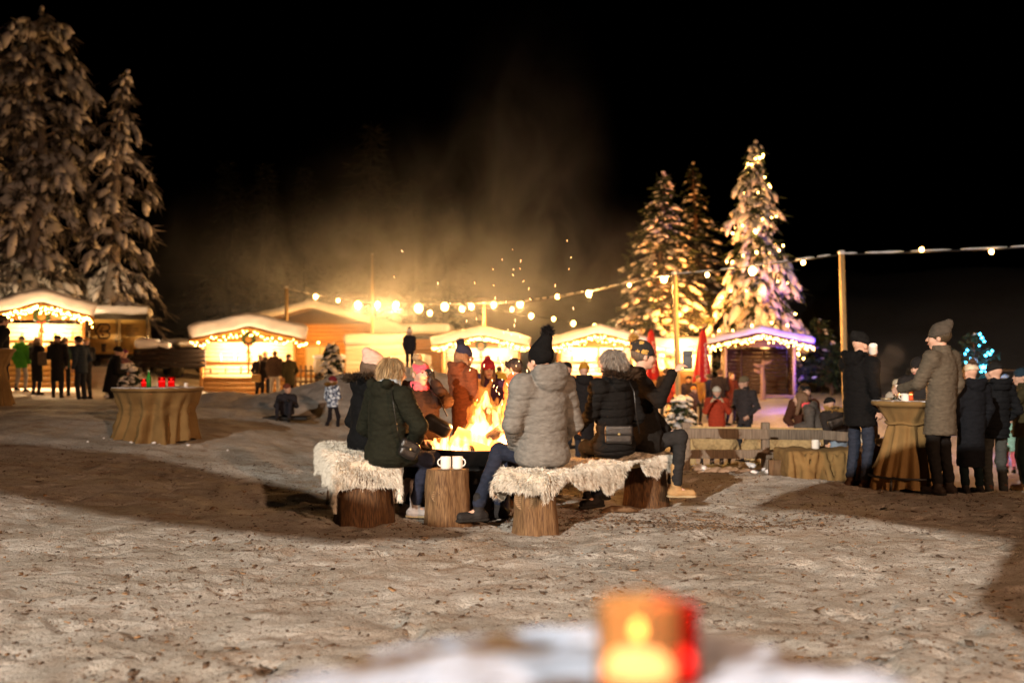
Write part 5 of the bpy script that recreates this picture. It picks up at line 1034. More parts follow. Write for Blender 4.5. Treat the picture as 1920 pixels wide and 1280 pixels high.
def flame_material(name, dens, strg, cols, sc):
    m = bpy.data.materials.new(name); m.use_nodes = True; N = m.node_tree.nodes; L = m.node_tree.links; N.remove(N['Principled BSDF'])
    tc = N.new('ShaderNodeTexCoord'); mp = N.new('ShaderNodeMapping'); mp.inputs['Scale'].default_value = (1, 1, .22); L.new(tc.outputs['Object'], mp.inputs[0])
    n = N.new('ShaderNodeTexNoise'); n.inputs['Scale'].default_value = sc; n.inputs['Detail'].default_value = 4; n.inputs['Distortion'].default_value = 1.2; L.new(mp.outputs[0], n.inputs['Vector'])
    r = N.new('ShaderNodeValToRGB'); L.new(n.outputs['Fac'], r.inputs[0]); r.color_ramp.elements[0].position = .40; r.color_ramp.elements[1].position = .66
    mu = N.new('ShaderNodeMath'); mu.operation = 'MULTIPLY'; mu.inputs[1].default_value = strg; L.new(r.outputs[0], mu.inputs[0])
    e = N.new('ShaderNodeEmission'); e.inputs[0].default_value = (*cols, 1); L.new(mu.outputs[0], e.inputs[1]); L.new(e.outputs[0], N['Material Output'].inputs['Volume'])
    m.cycles.emission_sampling = 'NONE'; return m
def flames(label, c, tongues, mt, res, seed, cat='fire'):
    s = SDF(res, res * 3.2); g = np.random.default_rng(seed)
    for (x, y, z, h, r, lx) in tongues:
        p = np.array([x, y, z]); pts = [p]; ph = g.uniform(0, 6)
        for k in range(1, 6): u = k / 5; pts.append(p + np.array([lx * u + .10 * h * math.sin(ph + u * 5.5) * u, .07 * h * math.cos(ph + u * 4) * u, h * u]))
        rr = r * np.array([.7, .85, .62, .38, .18, .035])
        for k in range(5): s.cone(pts[k], pts[k + 1], rr[k], rr[k + 1])
    s.post = lambda X, Y, Z: .022 * wob(X, Y, Z * .5, 30, seed) + .012 * wob(X, Y, Z * .5, 70, seed)
    t = thing('campfire', label, cat, tuple(c)); link('flames', s.mesh('flames'), mt, t); return t
FLM = flame_material('flame', 0, 165, (1, .40, .12), 13); FLO = flame_material('flame_wisp', 0, 42, (1, .26, .035), 8)
g = np.random.default_rng(4); tg = [(.02, 0, .60, .50, .085, .03), (.0, -.05, .58, .34, .10, -.02), (.10, .05, .58, .40, .09, .05), (-.13, 0, .58, .27, .08, .05), (.2, -.05, .58, .30, .08, .0), (-.24, -.03, .57, .17, .06, .06), (.3, .02, .57, .34, .07, .0), (-.05, .1, .6, .42, .07, .06), (.05, .02, .98, .14, .03, .03), (.26, .12, .58, .46, .06, -.04)]
for i in range(16): a = g.uniform(0, 6.28); r = .4 * g.random() ** .5; tg.append((r * math.cos(a), r * math.sin(a), .56, g.uniform(.08, .2), g.uniform(.025, .045), g.uniform(-.05, .05)))
flames('bright campfire flames licking up from the steel bowl between the benches', FC, tg, FLM, .011, 3)
wt = [(x, y, z, h * 1.35, r * 1.35, lx * 1.6) for (x, y, z, h, r, lx) in tg[:10]] + [(.2, .05, .7, .55, .06, .1), (-.1, .0, .65, .5, .05, .08), (.08, .0, .9, .42, .045, -.05)]
flames('thin orange wisps of flame rising around the bright campfire core', FC, wt, FLO, .013, 8)
for q, pw in (((0, 0, 1.0), 60), ((.22, -.1, .82), 26), ((-.18, .0, .82), 16)): lamp('fire_light', 'POINT', FC + np.array(q), pw, (1, .40, .10), .03)
SPARK = noshine(mat('spark', (1, .6, .3), .5, 0, bump=0, emit=14, ecol=(1, .55, .25)))
sb = MB(); g = np.random.default_rng(9)
for i in range(64):
    u = g.random() ** 1.3; z = 1.0 + 1.55 * u; sp_ = .12 + .36 * u; p = FC + np.array([.1 + .22 * u + g.normal(0, sp_), g.normal(0, sp_), z]); d = norm(np.array([g.normal(0, .4) - .15, g.normal(0, .3), 1])) * g.uniform(.006, .014); sb.tube([p - d, p + d], .0015, 4)
tag(sb.build('sparks', SPARK), kind='stuff')
t2 = W(1262, 733, 28.6); b2 = np.array([t2[0], 28.6, float(gzd(t2[0], 28.6))]); t = thing('fire_bowl', 'second fire bowl burning far behind the phone and the pole', 'fire bowl', tuple(b2))
MB().lathe([(.001, .3), (.3, .36), (.45, .5), (.43, .5), (.28, .4), (.001, .36)], n=24).build('bowl', METAL, t, True); MB().lathe([(.3, -.1), (.22, .34)], n=16).build('stand', METAL, t, True)
flames('second campfire glowing far behind the phone and the pole', b2, [(0, 0, .45, .75, .14, .05), (-.15, 0, .45, .4, .1, 0), (.16, .05, .45, .5, .1, .05)], flame_material('far_flame', 0, 60, (1, .36, .07), 6), .025, 5); lamp('fire_light', 'POINT', b2 + (0, 0, 1.0), 45, (1, .42, .12))
# ---------------------------------------------------------------- stumps, benches
LOGBARK = M_wood('stripped_log', (.07, .034, .015), (.23, .135, .062), 7, (13, 13, 1.3)); LOGDARK = M_wood('wet_bark_log', (.02, .009, .004), (.15, .075, .03), 8, (14, 14, 1.5))
ENDGRAIN = bpy.data.materials.new('end_grain'); ENDGRAIN.use_nodes = True
def endgrain():
    N = ENDGRAIN.node_tree.nodes; L = ENDGRAIN.node_tree.links; tc = N.new('ShaderNodeTexCoord'); w = N.new('ShaderNodeTexWave'); w.wave_type = 'RINGS'; w.rings_direction = 'SPHERICAL'; w.inputs['Scale'].default_value = 22; w.inputs['Distortion'].default_value = 2.5; L.new(tc.outputs['Object'], w.inputs['Vector'])
    r = N.new('ShaderNodeValToRGB'); L.new(w.outputs['Fac'], r.inputs[0]); r.color_ramp.elements[0].color = (.12, .065, .028, 1); r.color_ramp.elements[1].color = (.25, .155, .075, 1); b = N['Principled BSDF']; L.new(r.outputs[0], b.inputs['Base Color']); b.inputs['Roughness'].default_value = .8
endgrain()
def log_mb(h, r0, r1, seed, knots=()):
    zz = np.linspace(-.06, h, 22)
    def f(V, a, z):
        q = 1 + .045 * np.sin(a * 3 + seed) + .03 * np.sin(a * 5 + seed * 2 + z * 3) + .018 * np.sin(a * 13 + z * 6 + seed) + .012 * np.sin(a * 29 + 3 * np.sin(z * 9)) + .02 * np.sin(z * 14 + a)
        for (ka, kz, kr, kd) in knots:
            da = np.angle(np.exp(1j * (a - ka))); q = q + kd * np.exp(-(da / kr) ** 2 - ((z - kz) / (kr * .25)) ** 2)
        return V * np.stack([q, q, np.ones_like(q)], -1)
    rad = np.interp(zz, [-.06, .04, h * .4, h], [r0 * 1.06, r0, (r0 + r1) / 2, r1]); prof = [(rad[i], zz[i]) for i in range(22)] + [(r1 * .96, h + .006)]
    return MB().lathe(prof, n=64, fn=f), MB().lathe([(r1 * .955, h + .004), (r1 * .5, h + .008), (.001, h + .008)], n=40, fn=lambda V, a, z: V * np.stack([1 + .045 * np.sin(a * 3 + seed)] * 2 + [np.ones_like(a + z)], -1) if False else V)
def stump(name, parent, loc, h, r0, r1, seed, m, knots=(), knot_disc=None):
    a, b = log_mb(h, r0, r1, seed, knots); o = a.build(name, m, parent, True); o.location = loc
    c = b.build('cut_face', ENDGRAIN, o if parent is not None else o, False)
    if knot_disc:
        ang, z, kr = knot_disc; d = np.array([math.cos(ang), math.sin(ang), 0]); rr = np.interp(z, [0, h], [r0, r1])
        k = MB().lathe([(kr * 1.15, -.03), (kr * 1.1, .012), (kr * .95, .022), (kr * .9, .014), (kr * .55, .012), (kr * .5, .02), (kr * .3, .014), (.001, .004)], d * rr * 1.0 + np.array([0, 0, z]), 28, axis=d).build('knot', ENDGRAIN, o, True)
    return o
g0 = lambda x, y: float(gzd(x, y))
# the stump with the mugs
sx, sy = pxz(838, 8.72), 8.72
o = stump('log_stump', None, (sx, sy, g0(sx, sy)), .475, .205, .185, 1.3, LOGBARK, ((-1.75, .25, .3, .10),), (R(-112), .26, .045)); tag(o, 'upright pale log with a knot serving as a table for two mugs', 'log')
MUGW = mat('white_enamel', (.78, .74, .68), .25, .03, 10, .02, spec=.5)
def mug(label, c, rz, sc=1.0, group=None, name='mug'):
    t = thing(name, label, 'mug', c, rz, group); t.scale = (sc,) * 3
    MB().lathe([(.001, 0), (.036, .0), (.040, .004), (.041, .02), (.041, .088), (.0405, .094), (.037, .094), (.036, .01), (.001, .008)], n=28).build('cup', MUGW, t, True)
    an = np.linspace(R(-100), R(100), 12); MB().tube(np.stack([.040 + .024 * np.cos(an) * 1.1 - .004, 0 * an, .05 + .028 * np.sin(an)], 1), .0055, 8).build('handle', MUGW, t, True); return t
ms = 1.12; my = 8.64; mz = g0(sx, sy) + .485
mug('white mug with its handle to the left on the log table', (pxz(836, my), my, mz), R(178), ms); mug('white mug with its handle to the right on the log table', (pxz(858, my), my + .01, mz), R(-15), ms)
# benches
WOOL = mat('sheep_wool', (.64, .56, .44), .9, .16, 10, .3, 60); WOOLT = islands_mat('wool_tips', (.66, .61, .52), (.82, .77, .68), .8)
def bench(label, a, b, stumps):
    a = np.array(a); b = np.array(b); z = g0(*a); t = thing('log_bench', label, 'bench', (a[0], a[1], z)); d = np.array([b[0] - a[0], b[1] - a[1], 0])
    u = norm(d); MB().bar(-u * .1 + (0, 0, .475), d + u * .1 + (0, 0, .475), .30, .06).build('seat', PALEWOOD, t)
    for (f, h, r0, r1, seed, m, kn, kd) in stumps: p = d * f; stump('leg', t, (p[0], p[1], g0(a[0] + p[0], a[1] + p[1]) - z), h, r0, r1, seed, m, kn, kd)
    return t, z
RA, RB = (pxz(1003, 8.42), 8.42), (pxz(1211, 9.95), 9.95)
bench('log bench on two stumps right of the fire, under the long sheepskins', RA, RB, [(0, .44, .195, .165, 2.1, LOGBARK, ((-1.9, .3, .35, .12),), (R(-122), .31, .085)), (1, .44, .225, .19, 4.4, LOGDARK, (), None)])
LA, LB = (pxz(682, 8.68), 8.68), (-1.72, 10.25)
bench('log bench on two stumps left of the fire, under the drooping sheepskins', LA, LB, [(0, .44, .255, .235, 6.1, LOGDARK, (), None), (.95, .44, .2, .18, 7.4, LOGDARK, (), None)])
def sheepskin(label, a, b, f0, f1, hw, drop, seed, z0=.50, n=15000, dips=()):
    a = np.array([*a, 0.0]); b = np.array([*b, 0.0]); d = b - a; L = np.linalg.norm(d); u = d / L; v = np.array([u[1], -u[0], 0]); zb = g0(a[0], a[1]) + z0; gg = np.random.default_rng(seed)
    def surf(s, q):                        # s along the bench, q across: the skin lies on the seat and hangs over both edges
        e = np.abs(q); lim = .215; flat = np.minimum(e, lim); over = np.maximum(e - lim, 0); rr = .05; th = np.minimum(over / rr, 1.45); out = flat + rr * np.sin(th); dn = rr * (1 - np.cos(th)) + np.maximum(over - rr * 1.45, 0)
        ends = np.maximum(s - (L + .17), 0) + np.maximum(-.17 - s, 0); s2 = np.clip(s, -.23, L + .23); z = zb - dn - ends * 1.1 + .016 * np.sin(s * 9 + seed) * np.cos(q * 7) + .012 * np.sin(s * 23 + q * 15 + seed)
        for (ds, dw, dd) in dips: z = z - dd * np.exp(-((s - ds) / dw) ** 2) * np.exp(-(q / .17) ** 4)
        return a + s2[..., None] * u + (np.sign(q) * out)[..., None] * v + z[..., None] * np.array([0, 0, 1.0]) * 1.0
    ns, nq = 60, 34; ss = np.linspace(f0, f1, ns); Sg, T_ = np.meshgrid(ss, np.linspace(-1, 1, nq), indexing='ij')
    def halfw(s, side): return hw + drop * (.55 + .28 * np.sin(s * 5.2 + seed * 1.7 + side) + .22 * np.sin(s * 12.5 + seed + 2 * side) + .1 * np.sin(s * 27 + side))
    endt = np.clip(np.minimum((Sg - f0), (f1 - Sg)) / .14, 0, 1) ** .5
    Q = T_ * np.where(T_ > 0, halfw(Sg, 1.0), halfw(Sg, 4.0)) * (.55 + .45 * endt); P = surf(Sg, Q)
    up_ = P + np.array([0, 0, .012]); i = np.arange(ns * nq).reshape(ns, nq); F1 = np.stack([i[:-1, :-1], i[1:, :-1], i[1:, 1:], i[:-1, 1:]], -1).reshape(-1, 4); org = P[ns // 2, nq // 2].copy(); m = ns * nq
    rim = np.concatenate([i[0, :-1], i[1:, -1][:-0 or None][:ns - 1] if False else i[:-1, -1], i[-1, :0:-1], i[:0:-1, 0]]); rim2 = np.roll(rim, -1); F3 = np.stack([rim, rim2, rim2 + m, rim + m], 1)
    root = thing('sheepskin', label, 'sheepskin', tuple(org)); ho = link('hide', mesh_np('hide', np.concatenate([P.reshape(-1, 3), up_.reshape(-1, 3)]) - org, [F1, F1[:, ::-1] + m, F3]), WOOL, root)
    s = f0 + (f1 - f0) * gg.random(n); tt = 2 * gg.random(n) - 1; en = np.clip(np.minimum(s - f0, f1 - s) / .14, 0, 1) ** .5; q = tt * np.where(tt > 0, halfw(s, 1.0), halfw(s, 4.0)) * (.55 + .45 * en)
    e = 1e-3; p = surf(s, q); n_ = np.cross(surf(s + e, q) - p, surf(s, q + e) - p); n_ /= np.linalg.norm(n_, axis=1, keepdims=True) + 1e-12; n_[n_[:, 2] < -.2] *= -1
    outw = np.sign(q)[:, None] * v; n_ = np.where((np.abs(q) > .2)[:, None], norm_rows(outw * .9 + n_ * .5), n_)
    for side, msk in ((-1, s < -.16), (1, s > L + .16)): n_ = np.where(msk[:, None], norm_rows(u * side + .25 * n_ * np.array([0, 0, 1.0]) + .15 * outw), n_)
    cl = np.stack([np.sin(p[:, 0] * 37 + 5 * np.sin(p[:, 1] * 21)), np.cos(p[:, 1] * 41 + 4 * np.sin(p[:, 0] * 27)), np.sin(p[:, 2] * 45 + p[:, 0] * 20)], 1)
    fur('wool', p, n_, .048, .0030, WOOLT, root, .95, gg, org, cl * .55 + outw * .25, .28); return root
def norm_rows(x): return x / (np.linalg.norm(x, axis=1, keepdims=True) + 1e-12)
LR_ = math.hypot(RB[0] - RA[0], RB[1] - RA[1]); LL_ = math.hypot(LB[0] - LA[0], LB[1] - LA[1])
sheepskin('white sheepskin drooping in a tail over the near end of the right bench', RA, RB, -.30, LR_ * .62, .29, .20, 2, z0=.53, n=46000, dips=((.12, .3, .03),))
sheepskin('white sheepskin covering the far end of the right bench by the booted man', RA, RB, LR_ * .585, LR_ + .32, .28, .16, 6, n=32000, z0=.545)
sheepskin('white sheepskin hanging in tails over the near stump of the left bench', LA, LB, -.35, LL_ * .52, .36, .24, 3, z0=.53, n=48000)
sheepskin('creamy sheepskin sagging over the far end of the left bench', LA, LB, LL_ * .50, LL_ + .30, .34, .24, 8, n=28000, z0=.545)
# ---------------------------------------------------------------- bags and the phone
LEATH = mat('black_leather', (.015, .013, .012), .28, .2, 30, .35, 140, spec=.5)
def bag(label, c, half, rz, strap=None, quilt=False, mt=None, tilt=0.0, name='handbag', flap=True):
    t = thing(name, label, 'bag', tuple(c), rz); M_ = np.array(Matrix.Rotation(tilt, 3, 'Y')); s = SDF(.009 if half[0] < .2 else .012, .02); s.box((0, 0, 0), half, min(half) * .8, M_)
    if quilt: s.post = lambda X, Y, Z: .004 * np.exp(-((np.mod((Z + np.abs(X) * .8) / .022, 1) - .5) / .2) ** 2)
    else: s.post = lambda X, Y, Z: .003 * wob(X, Y, Z, 30, half[0] * 50)
    link('body', s.mesh('body'), mt or LEATH, t)
    if flap: f = SDF(.009, .01); f.box((0, -half[1] * .25, half[2] * .45), (half[0] * 1.02, half[1] * .9, half[2] * .62), min(half) * .7, M_); link('flap', f.mesh('flap'), mt or LEATH, t); MB().lathe([(.001, .006), (.012, .005), (.014, 0)], (0, -half[1] * 1.18, half[2] * .1), 14, axis=(0, -1, 0)).build('clasp', mat('brass', (.6, .45, .2), .3, .1, metal=.9), t, True)
    if strap is not None: MB().tube(np.array(strap) - np.array(c) if rz == 0 else np.array([np.array(Matrix.Rotation(-rz, 3, 'Z')) @ (np.array(q) - np.array(c)) for q in strap]), .007, 6, squash=.5).build('strap', mt or LEATH, t, True)
    return t
c = W(1160, 815, 8.96); bag('black chevron quilted handbag hanging on the back of the grey haired woman', c, (.125, .035, .085), 0, [W(1199, 812, 8.95), W(1192, 770, 8.86), W(1189, 735, 8.85), W(1180, 716, 8.92)], True)
c = W(767, 843, 8.42); bag('small black shoulder bag with flap at the hip of the blonde woman', c, (.085, .04, .075), R(25), [W(752, 836, 8.40), W(744, 800, 8.33), W(738, 760, 8.30), W(733, 728, 8.36)], tilt=R(25))
c = W(820, 798, 9.32); bag('glossy black handbag slouched on the lap of the woman with pink headband', c, (.14, .06, .075), R(-10), [W(838, 780, 9.3), W(822, 745, 9.5), W(806, 730, 9.75)], tilt=R(28), flap=False)
c = W(480, 709, 35.1); bag('tan bag on the back of the dark coated customer', c, (.17, .07, .14), 0, [c + (.08, 0, .12), c + (.16, -.05, .45), c + (.14, .02, .62)], mt=mat('tan_leather', (.45, .26, .08), .5), flap=False)
c = W(80, 672, 29.15); bag('brown shoulder bag on the long coated woman at the left stall', c, (.13, .06, .2), 0, [c + (0, 0, .18), c + (-.06, -.03, .5)], mt=mat('brown_leather', (.12, .08, .05), .6), flap=False)
c = W(1568, 791, 16.3); bag('black crossbody bag worn by the person in light blue jeans', c, (.14, .05, .075), 0, [c + (.1, -.02, .05), c + (.26, -.02, .2)], tilt=R(-20), flap=False)
pc = W(1289, 674, 9.42); t = thing('smartphone', 'smartphone in an open grey folding case held up sideways', 'phone', tuple(pc), R(8))
CASE = mat('grey_phone_case', (.075, .085, .095), .5, .1, 40, .1); bevel(MB().box((0, .01, 0), (.080, .010, .160)).build('phone', BLACKCAB, t), .004)
for k, (zz, tl, hh) in enumerate(((.058, .10, .05), (.012, -.18, .042), (-.048, .12, .08))): bevel(MB().box((.003 + .003 * (k % 2), -.005, zz), (.084, .005, hh), rot=np.array(Matrix.Rotation(tl, 3, 'X'))).build('case_panel', CASE, t), .002)
# the mug at the drinking man's mouth
mg = mug('pale mug tipped to the mouth of the man in the black hooded jacket', tuple(W(1637, 662, 11.42)), R(30), 1.15); mg.rotation_euler = (R(20), R(-25), R(30))
# ---------------------------------------------------------------- cloth covered tables
BURLAP = mat('burlap_cloth', (.15, .088, .030), .95, scale=4, col2=(.22, .138, .052), bump=1.0, bscale=9); SNOWTOP = mat('table_snow', (.16, .10, .05), .7, .1, 6.5, .8, 14, col2=(.74, .74, .78), thr=(.46, .54))
def round_cloth(label, c, rt, h, waist, foot, wz, seed, mt=None, ribbon=False, ax=1.0, top=None, folds=9, res_n=120):
    t = thing('standing_table', label, 'table', tuple(c)); n = res_n; prof = [(rt, h), (rt + .012, h - .015), (rt - .0, h - .05)]
    for u in np.linspace(.06, 1, 26): prof.append((np.interp(u, [0, (h - wz) / h, 1], [rt, waist, foot]) + .0 * u, h * (1 - u) + .0))
    def f(V, a, z):
        u = np.clip((h - z) / h, 0, 1); am = np.minimum(u * 3, 1) * (.085 + .05 * u); ph_ = folds * a + seed + 1.9 * np.sin(a * 2 + seed) + .8 * np.sin(a * 5 + u * 2.5); w = am * (1 - 2 * np.abs(np.sin(ph_ / 2)) ** .6 + .35 * np.sin(23 * a + 6 * u + seed) * u + .5 * np.sin((folds * 2 - 1) * a + 2 * seed + 3 * u)) * np.where(np.abs(z - wz) < .06, .6, 1)
        q = 1 + w; return V * np.stack([q * ax, q, np.ones_like(q)], -1) + np.stack([np.zeros_like(q), np.zeros_like(q), np.clip(u - .6, 0, 1) * .10 * np.sin(3 * a + seed)], -1)
    MB().lathe(prof, n=n, fn=f).build('cloth', mt or BURLAP, t, True)
    MB().lathe([(rt * 1.0, h - .004), (rt * 1.0, h + .004), (rt * .6, h + .008), (.001, h + .008)], n=48, fn=lambda V, a, z: V * (ax, 1, 1)).build('table_top', top or SNOWTOP, t, True)
    MB().tube([(0, 0, -.05), (0, 0, h - .01)], .04, 10).build('pole', METAL, t, True)
    return t
y_ = 11.15; c = np.array([pxz(1700, y_), y_, g0(pxz(1700, y_), y_)]); tt = round_cloth('tall bistro table gathered in ochre cloth beside the grey wool coat', c, .37, .985, .20, .40, .74, 1.0, folds=7)
rb = MB(); a = np.linspace(0, 6.283, 25); rb.tube(np.stack([.22 * np.cos(a), .22 * np.sin(a), .74 + .01 * np.sin(5 * a)], 1), .018, 6); rb.build('tie_band', BURLAP, tt, True)
fr = MB(); a = np.linspace(0, 6.283, 33); fr.tube(np.stack([.40 * np.cos(a), .40 * np.sin(a), .15 + 0 * a], 1), .014, 6)
for k in range(4): v = R(45 + 90 * k); fr.tube([(.40 * math.cos(v), .40 * math.sin(v), .15), (.40 * math.cos(v), .40 * math.sin(v), -.02)], .014, 6); fr.tube([(.40 * math.cos(v), .40 * math.sin(v), .15), (0, 0, .15)], .012, 6)
fr.build('foot_ring', METAL, tt, True)
ly = 14.6; lc = np.array([pxz(296, ly), ly, g0(pxz(296, ly), ly) - .03]); round_cloth('wide low table under a snow dusted ochre cloth on the left', lc, .635, HC - (726 - HZ) / FPX * ly - lc[2], .52, .60, .45, 2.2, folds=8)
ey = 18.3; ec = np.array([pxz(-12, ey), ey, g0(pxz(-12, ey), ey)]); round_cloth('brown cloth covered table cut off by the left edge of the photo', ec, .36, 1.05, .2, .34, .7, .4, folds=7)
# the low cloth covered table in front of the fence
b_ = (pxz(1532, 12.35), 12.35); bz = g0(*b_); t = thing('low_table', 'low table under a rumpled brown cloth in front of the fence', 'table', (b_[0], b_[1], bz)); s = SDF(.018, .04); s.box((0, .02, .20), (.46, .30, .14), .03); s.box((0, 0, .08), (.42, .30, .12), .05, k=.08)
for k in range(9): x = -.42 + .105 * k; s.cone((x, -.31 + .02 * math.sin(k * 2.1), .30), (x + .10 * math.sin(k * 1.7), -.36 + .03 * math.sin(k * 3), .0), .025, .05, k=.05)
s.post = lambda X, Y, Z: .016 * wob(X, Y, Z, 13, 1) + .008 * wob(X, Y, Z, 29, 3); link('cloth', s.mesh('cloth'), BURLAP, t)
for sx_ in (-.4, .4): MB().bar((sx_, 0, -.02), (sx_, 0, .2), .06, .4).build('leg', DARKWOOD, t)
mug('grey mug on the low cloth covered table by the fence', (pxz(1529, 12.3), 12.3, bz + .345), R(20), 1.15)
t = thing('log_bench', 'log seat topped with white fleece behind the jeans of the drinking man', 'bench', (pxz(1650, 12.9), 12.9, g0(pxz(1650, 12.9), 12.9) - .03)); o = MB().tube([(-.45, 0, .2), (-.1, 0, .21), (.25, 0, .2), (.5, .05, .2)], [.19, .2, .2, .19], 14).build('seat', LOGDARK, t, True)
fa, fb = (pxz(1625, 12.9), 12.9), (pxz(1690, 12.9), 12.9); sheepskin('white fleece on the log seat beside the tall table', fa, fb, -.05, .42, .17, .12, 5, z0=.41, n=5000)
# ---------------------------------------------------------------- fence, sheep, snow lumps
fy = 13.05; t = thing('rail_fence', 'low silvered rail fence with two rails in front of the sheep', 'fence', (pxz(1280, fy), fy, g0(pxz(1280, fy), fy))); x0 = pxz(1280, fy); z0 = t.location[2]
def fw(px, py, y=fy): q = W(px, py, y); return (q[0] - x0, y - fy, q[2] - z0)
for px, w_ in ((1287, .10), (1437, .10), (1640, .10)): q = fw(px, 792); bevel(MB().bar((q[0], .06, g0(q[0] + x0, fy) - z0 - .1), (q[0], .06, q[2] + .0), w_, .10).build('post', GREYWOOD, t), .008)
for (a, b, h_) in (((1283, 812), (1541, 815), .135), ((1283, 851), (1470, 851), .115), ((1541, 815), (1650, 823), .12)): p, q = fw(*a), fw(*b); bevel(MB().bar((p[0], -.0 if a[0] < 1500 else .025, p[2]), (q[0], -.0 if a[0] < 1500 else .025, q[2]), .035, h_).build('rail', GREYWOOD, t), .006)
fy2 = 17.0; t = thing('rail_fence', 'second brown rail fence on the far side of the sheep', 'fence', (pxz(1300, fy2), fy2, g0(pxz(1300, fy2), fy2))); z0 = t.location[2]
for px in (1300, 1420, 1540): q = W(px, 803, fy2); bevel(MB().bar((q[0] - t.location[0], .05, -.7), (q[0] - t.location[0], .05, q[2] - z0), .09, .09).build('post', PALEWOOD, t), .008)
p, q = W(1292, 806, fy2), W(1552, 810, fy2); bevel(MB().bar((p[0] - t.location[0], 0, p[2] - z0), (q[0] - t.location[0], 0, q[2] - z0), .035, .13).build('rail', PALEWOOD, t), .006)
FLEECE = mat('tan_fleece', (.42, .29, .14), .95, .2, 14, 1.0, 38); FACE = mat('dark_sheep_face', (.03, .02, .015), .8, .2)
def sheep(label, px, y, a, k=1.0, head_down=.0):
    x = pxz(px, y); z = g0(x, y); t = thing('sheep', label, 'sheep', (x, y, z), -R(a)); s = SDF(.016, .06)      # faces +y before the turn
    s.cone((0, -.30, .50), (0, .26, .52), .20, .19, k=.08); s.ell((0, .18, .46), (.17, .16, .20)); s.cone((0, .30, .58), (0, .46, .68 - head_down), .11, .08, k=.06); s.ell((0, .53, .68 - head_down * 1.2), (.058, .115, .072), np.array(Matrix.Rotation(R(-28), 3, 'X')), k=.03)
    for sx_ in (-1, 1):
        s.ell((sx_ * .085, .46, .715 - head_down), (.055, .02, .025), k=.02); s.cone((sx_ * .09, .24, .40), (sx_ * .085, .25, .22), .055, .032); s.cone((sx_ * .085, .25, .22), (sx_ * .085, .255, .03), .03, .026); s.cone((sx_ * .085, .255, .03), (sx_ * .085, .275, .015), .028, .026)
        s.cone((sx_ * .1, -.30, .42), (sx_ * .09, -.24, .30), .085, .05); s.cone((sx_ * .09, -.24, .30), (sx_ * .088, -.34, .20), .042, .032); s.cone((sx_ * .088, -.34, .20), (sx_ * .088, -.325, .03), .03, .025); s.cone((sx_ * .088, -.325, .03), (sx_ * .088, -.30, .015), .028, .026)
    s.cone((0, -.48, .52), (0, -.53, .36), .045, .03); s.post = lambda X, Y, Z: np.where(Z > .3, .012 * wob(X, Y, Z, 36, 1) + .008 * wob(X, Y, Z, 70, 2), 0)
    me = s.mesh('body'); n = len(me.polygons); cc = np.empty(n * 3, np.float32); me.polygons.foreach_get('center', cc); cc = cc.reshape(-1, 3); dark = ((cc[:, 2] < .24) | (cc[:, 1] > .48)).astype(np.int32)
    o = link('body', me, [FLEECE, FACE], t); me.polygons.foreach_set('material_index', dark); t.scale = (k,) * 3; return t
sheep('tan woolly sheep standing side on behind the left part of the rail fence', 1338, 15.2, -82, .70); sheep('sheep behind the middle post of the rail fence', 1430, 15.4, 75, .72, .1); sheep('brown sheep lowering its head behind the low cloth covered table', 1500, 15.0, 95, .68, .25)
sl = MB(); g = np.random.default_rng(12); bI, fI = ICO2
for i in range(75):
    x = g.uniform(2.35, 4.9); y = 12.75 + g.normal(0, .16) + .25 * (i % 3); r = g.uniform(.025, .075); sl.add(bI * (r * g.uniform(1, 1.7), r, r * g.uniform(.5, .8)) * (1 + .16 * g.normal(0, 1, (len(bI), 1))) + (x, y, g0(x, y) + r * .2), T=fI)
for i in range(7):
    x = lc[0] + g.normal(0, .6); y = ly - .55 + g.normal(0, .14); r = g.uniform(.012, .03); sl.add(bI * (r * 1.3, r, r * .7) * (1 + .16 * g.normal(0, 1, (len(bI), 1))) + (x, y, g0(x, y) + r * .2), T=fI)
tag(sl.build('snow_lumps', SNOW, None, True), kind='stuff')
hy = MB(); 
for i in range(420):
    x = g.uniform(2.4, 5.2); y = 13.4 + 1.6 * g.random(); a = g.uniform(0, 3.14); l = g.uniform(.04, .12); p = np.array([x, y, g0(x, y) + .02 * g.random()]); d = np.array([math.cos(a), math.sin(a), g.normal(0, .2)]) * l; hy.tube([p - d, p + d], .004, 3)
tag(hy.build('straw', mat('straw', (.50, .34, .10), .8)), kind='stuff')
# stick of wood lying by the bench and one in the snow
MBs = MB(); p = np.array([pxz(1158, 9.3), 9.3, 0]); p[2] = g0(p[0], p[1]) + .02; o = MB().tube([(-.14, 0, 0), (-.05, .02, .02), (.1, -.01, .015), (.19, .02, 0)], [.02, .032, .03, .012], 8).build('bark_piece', DARKWOOD, None, True); o.location = p; tag(o, 'broken piece of bark on the ground in front of the far stump', 'bark')
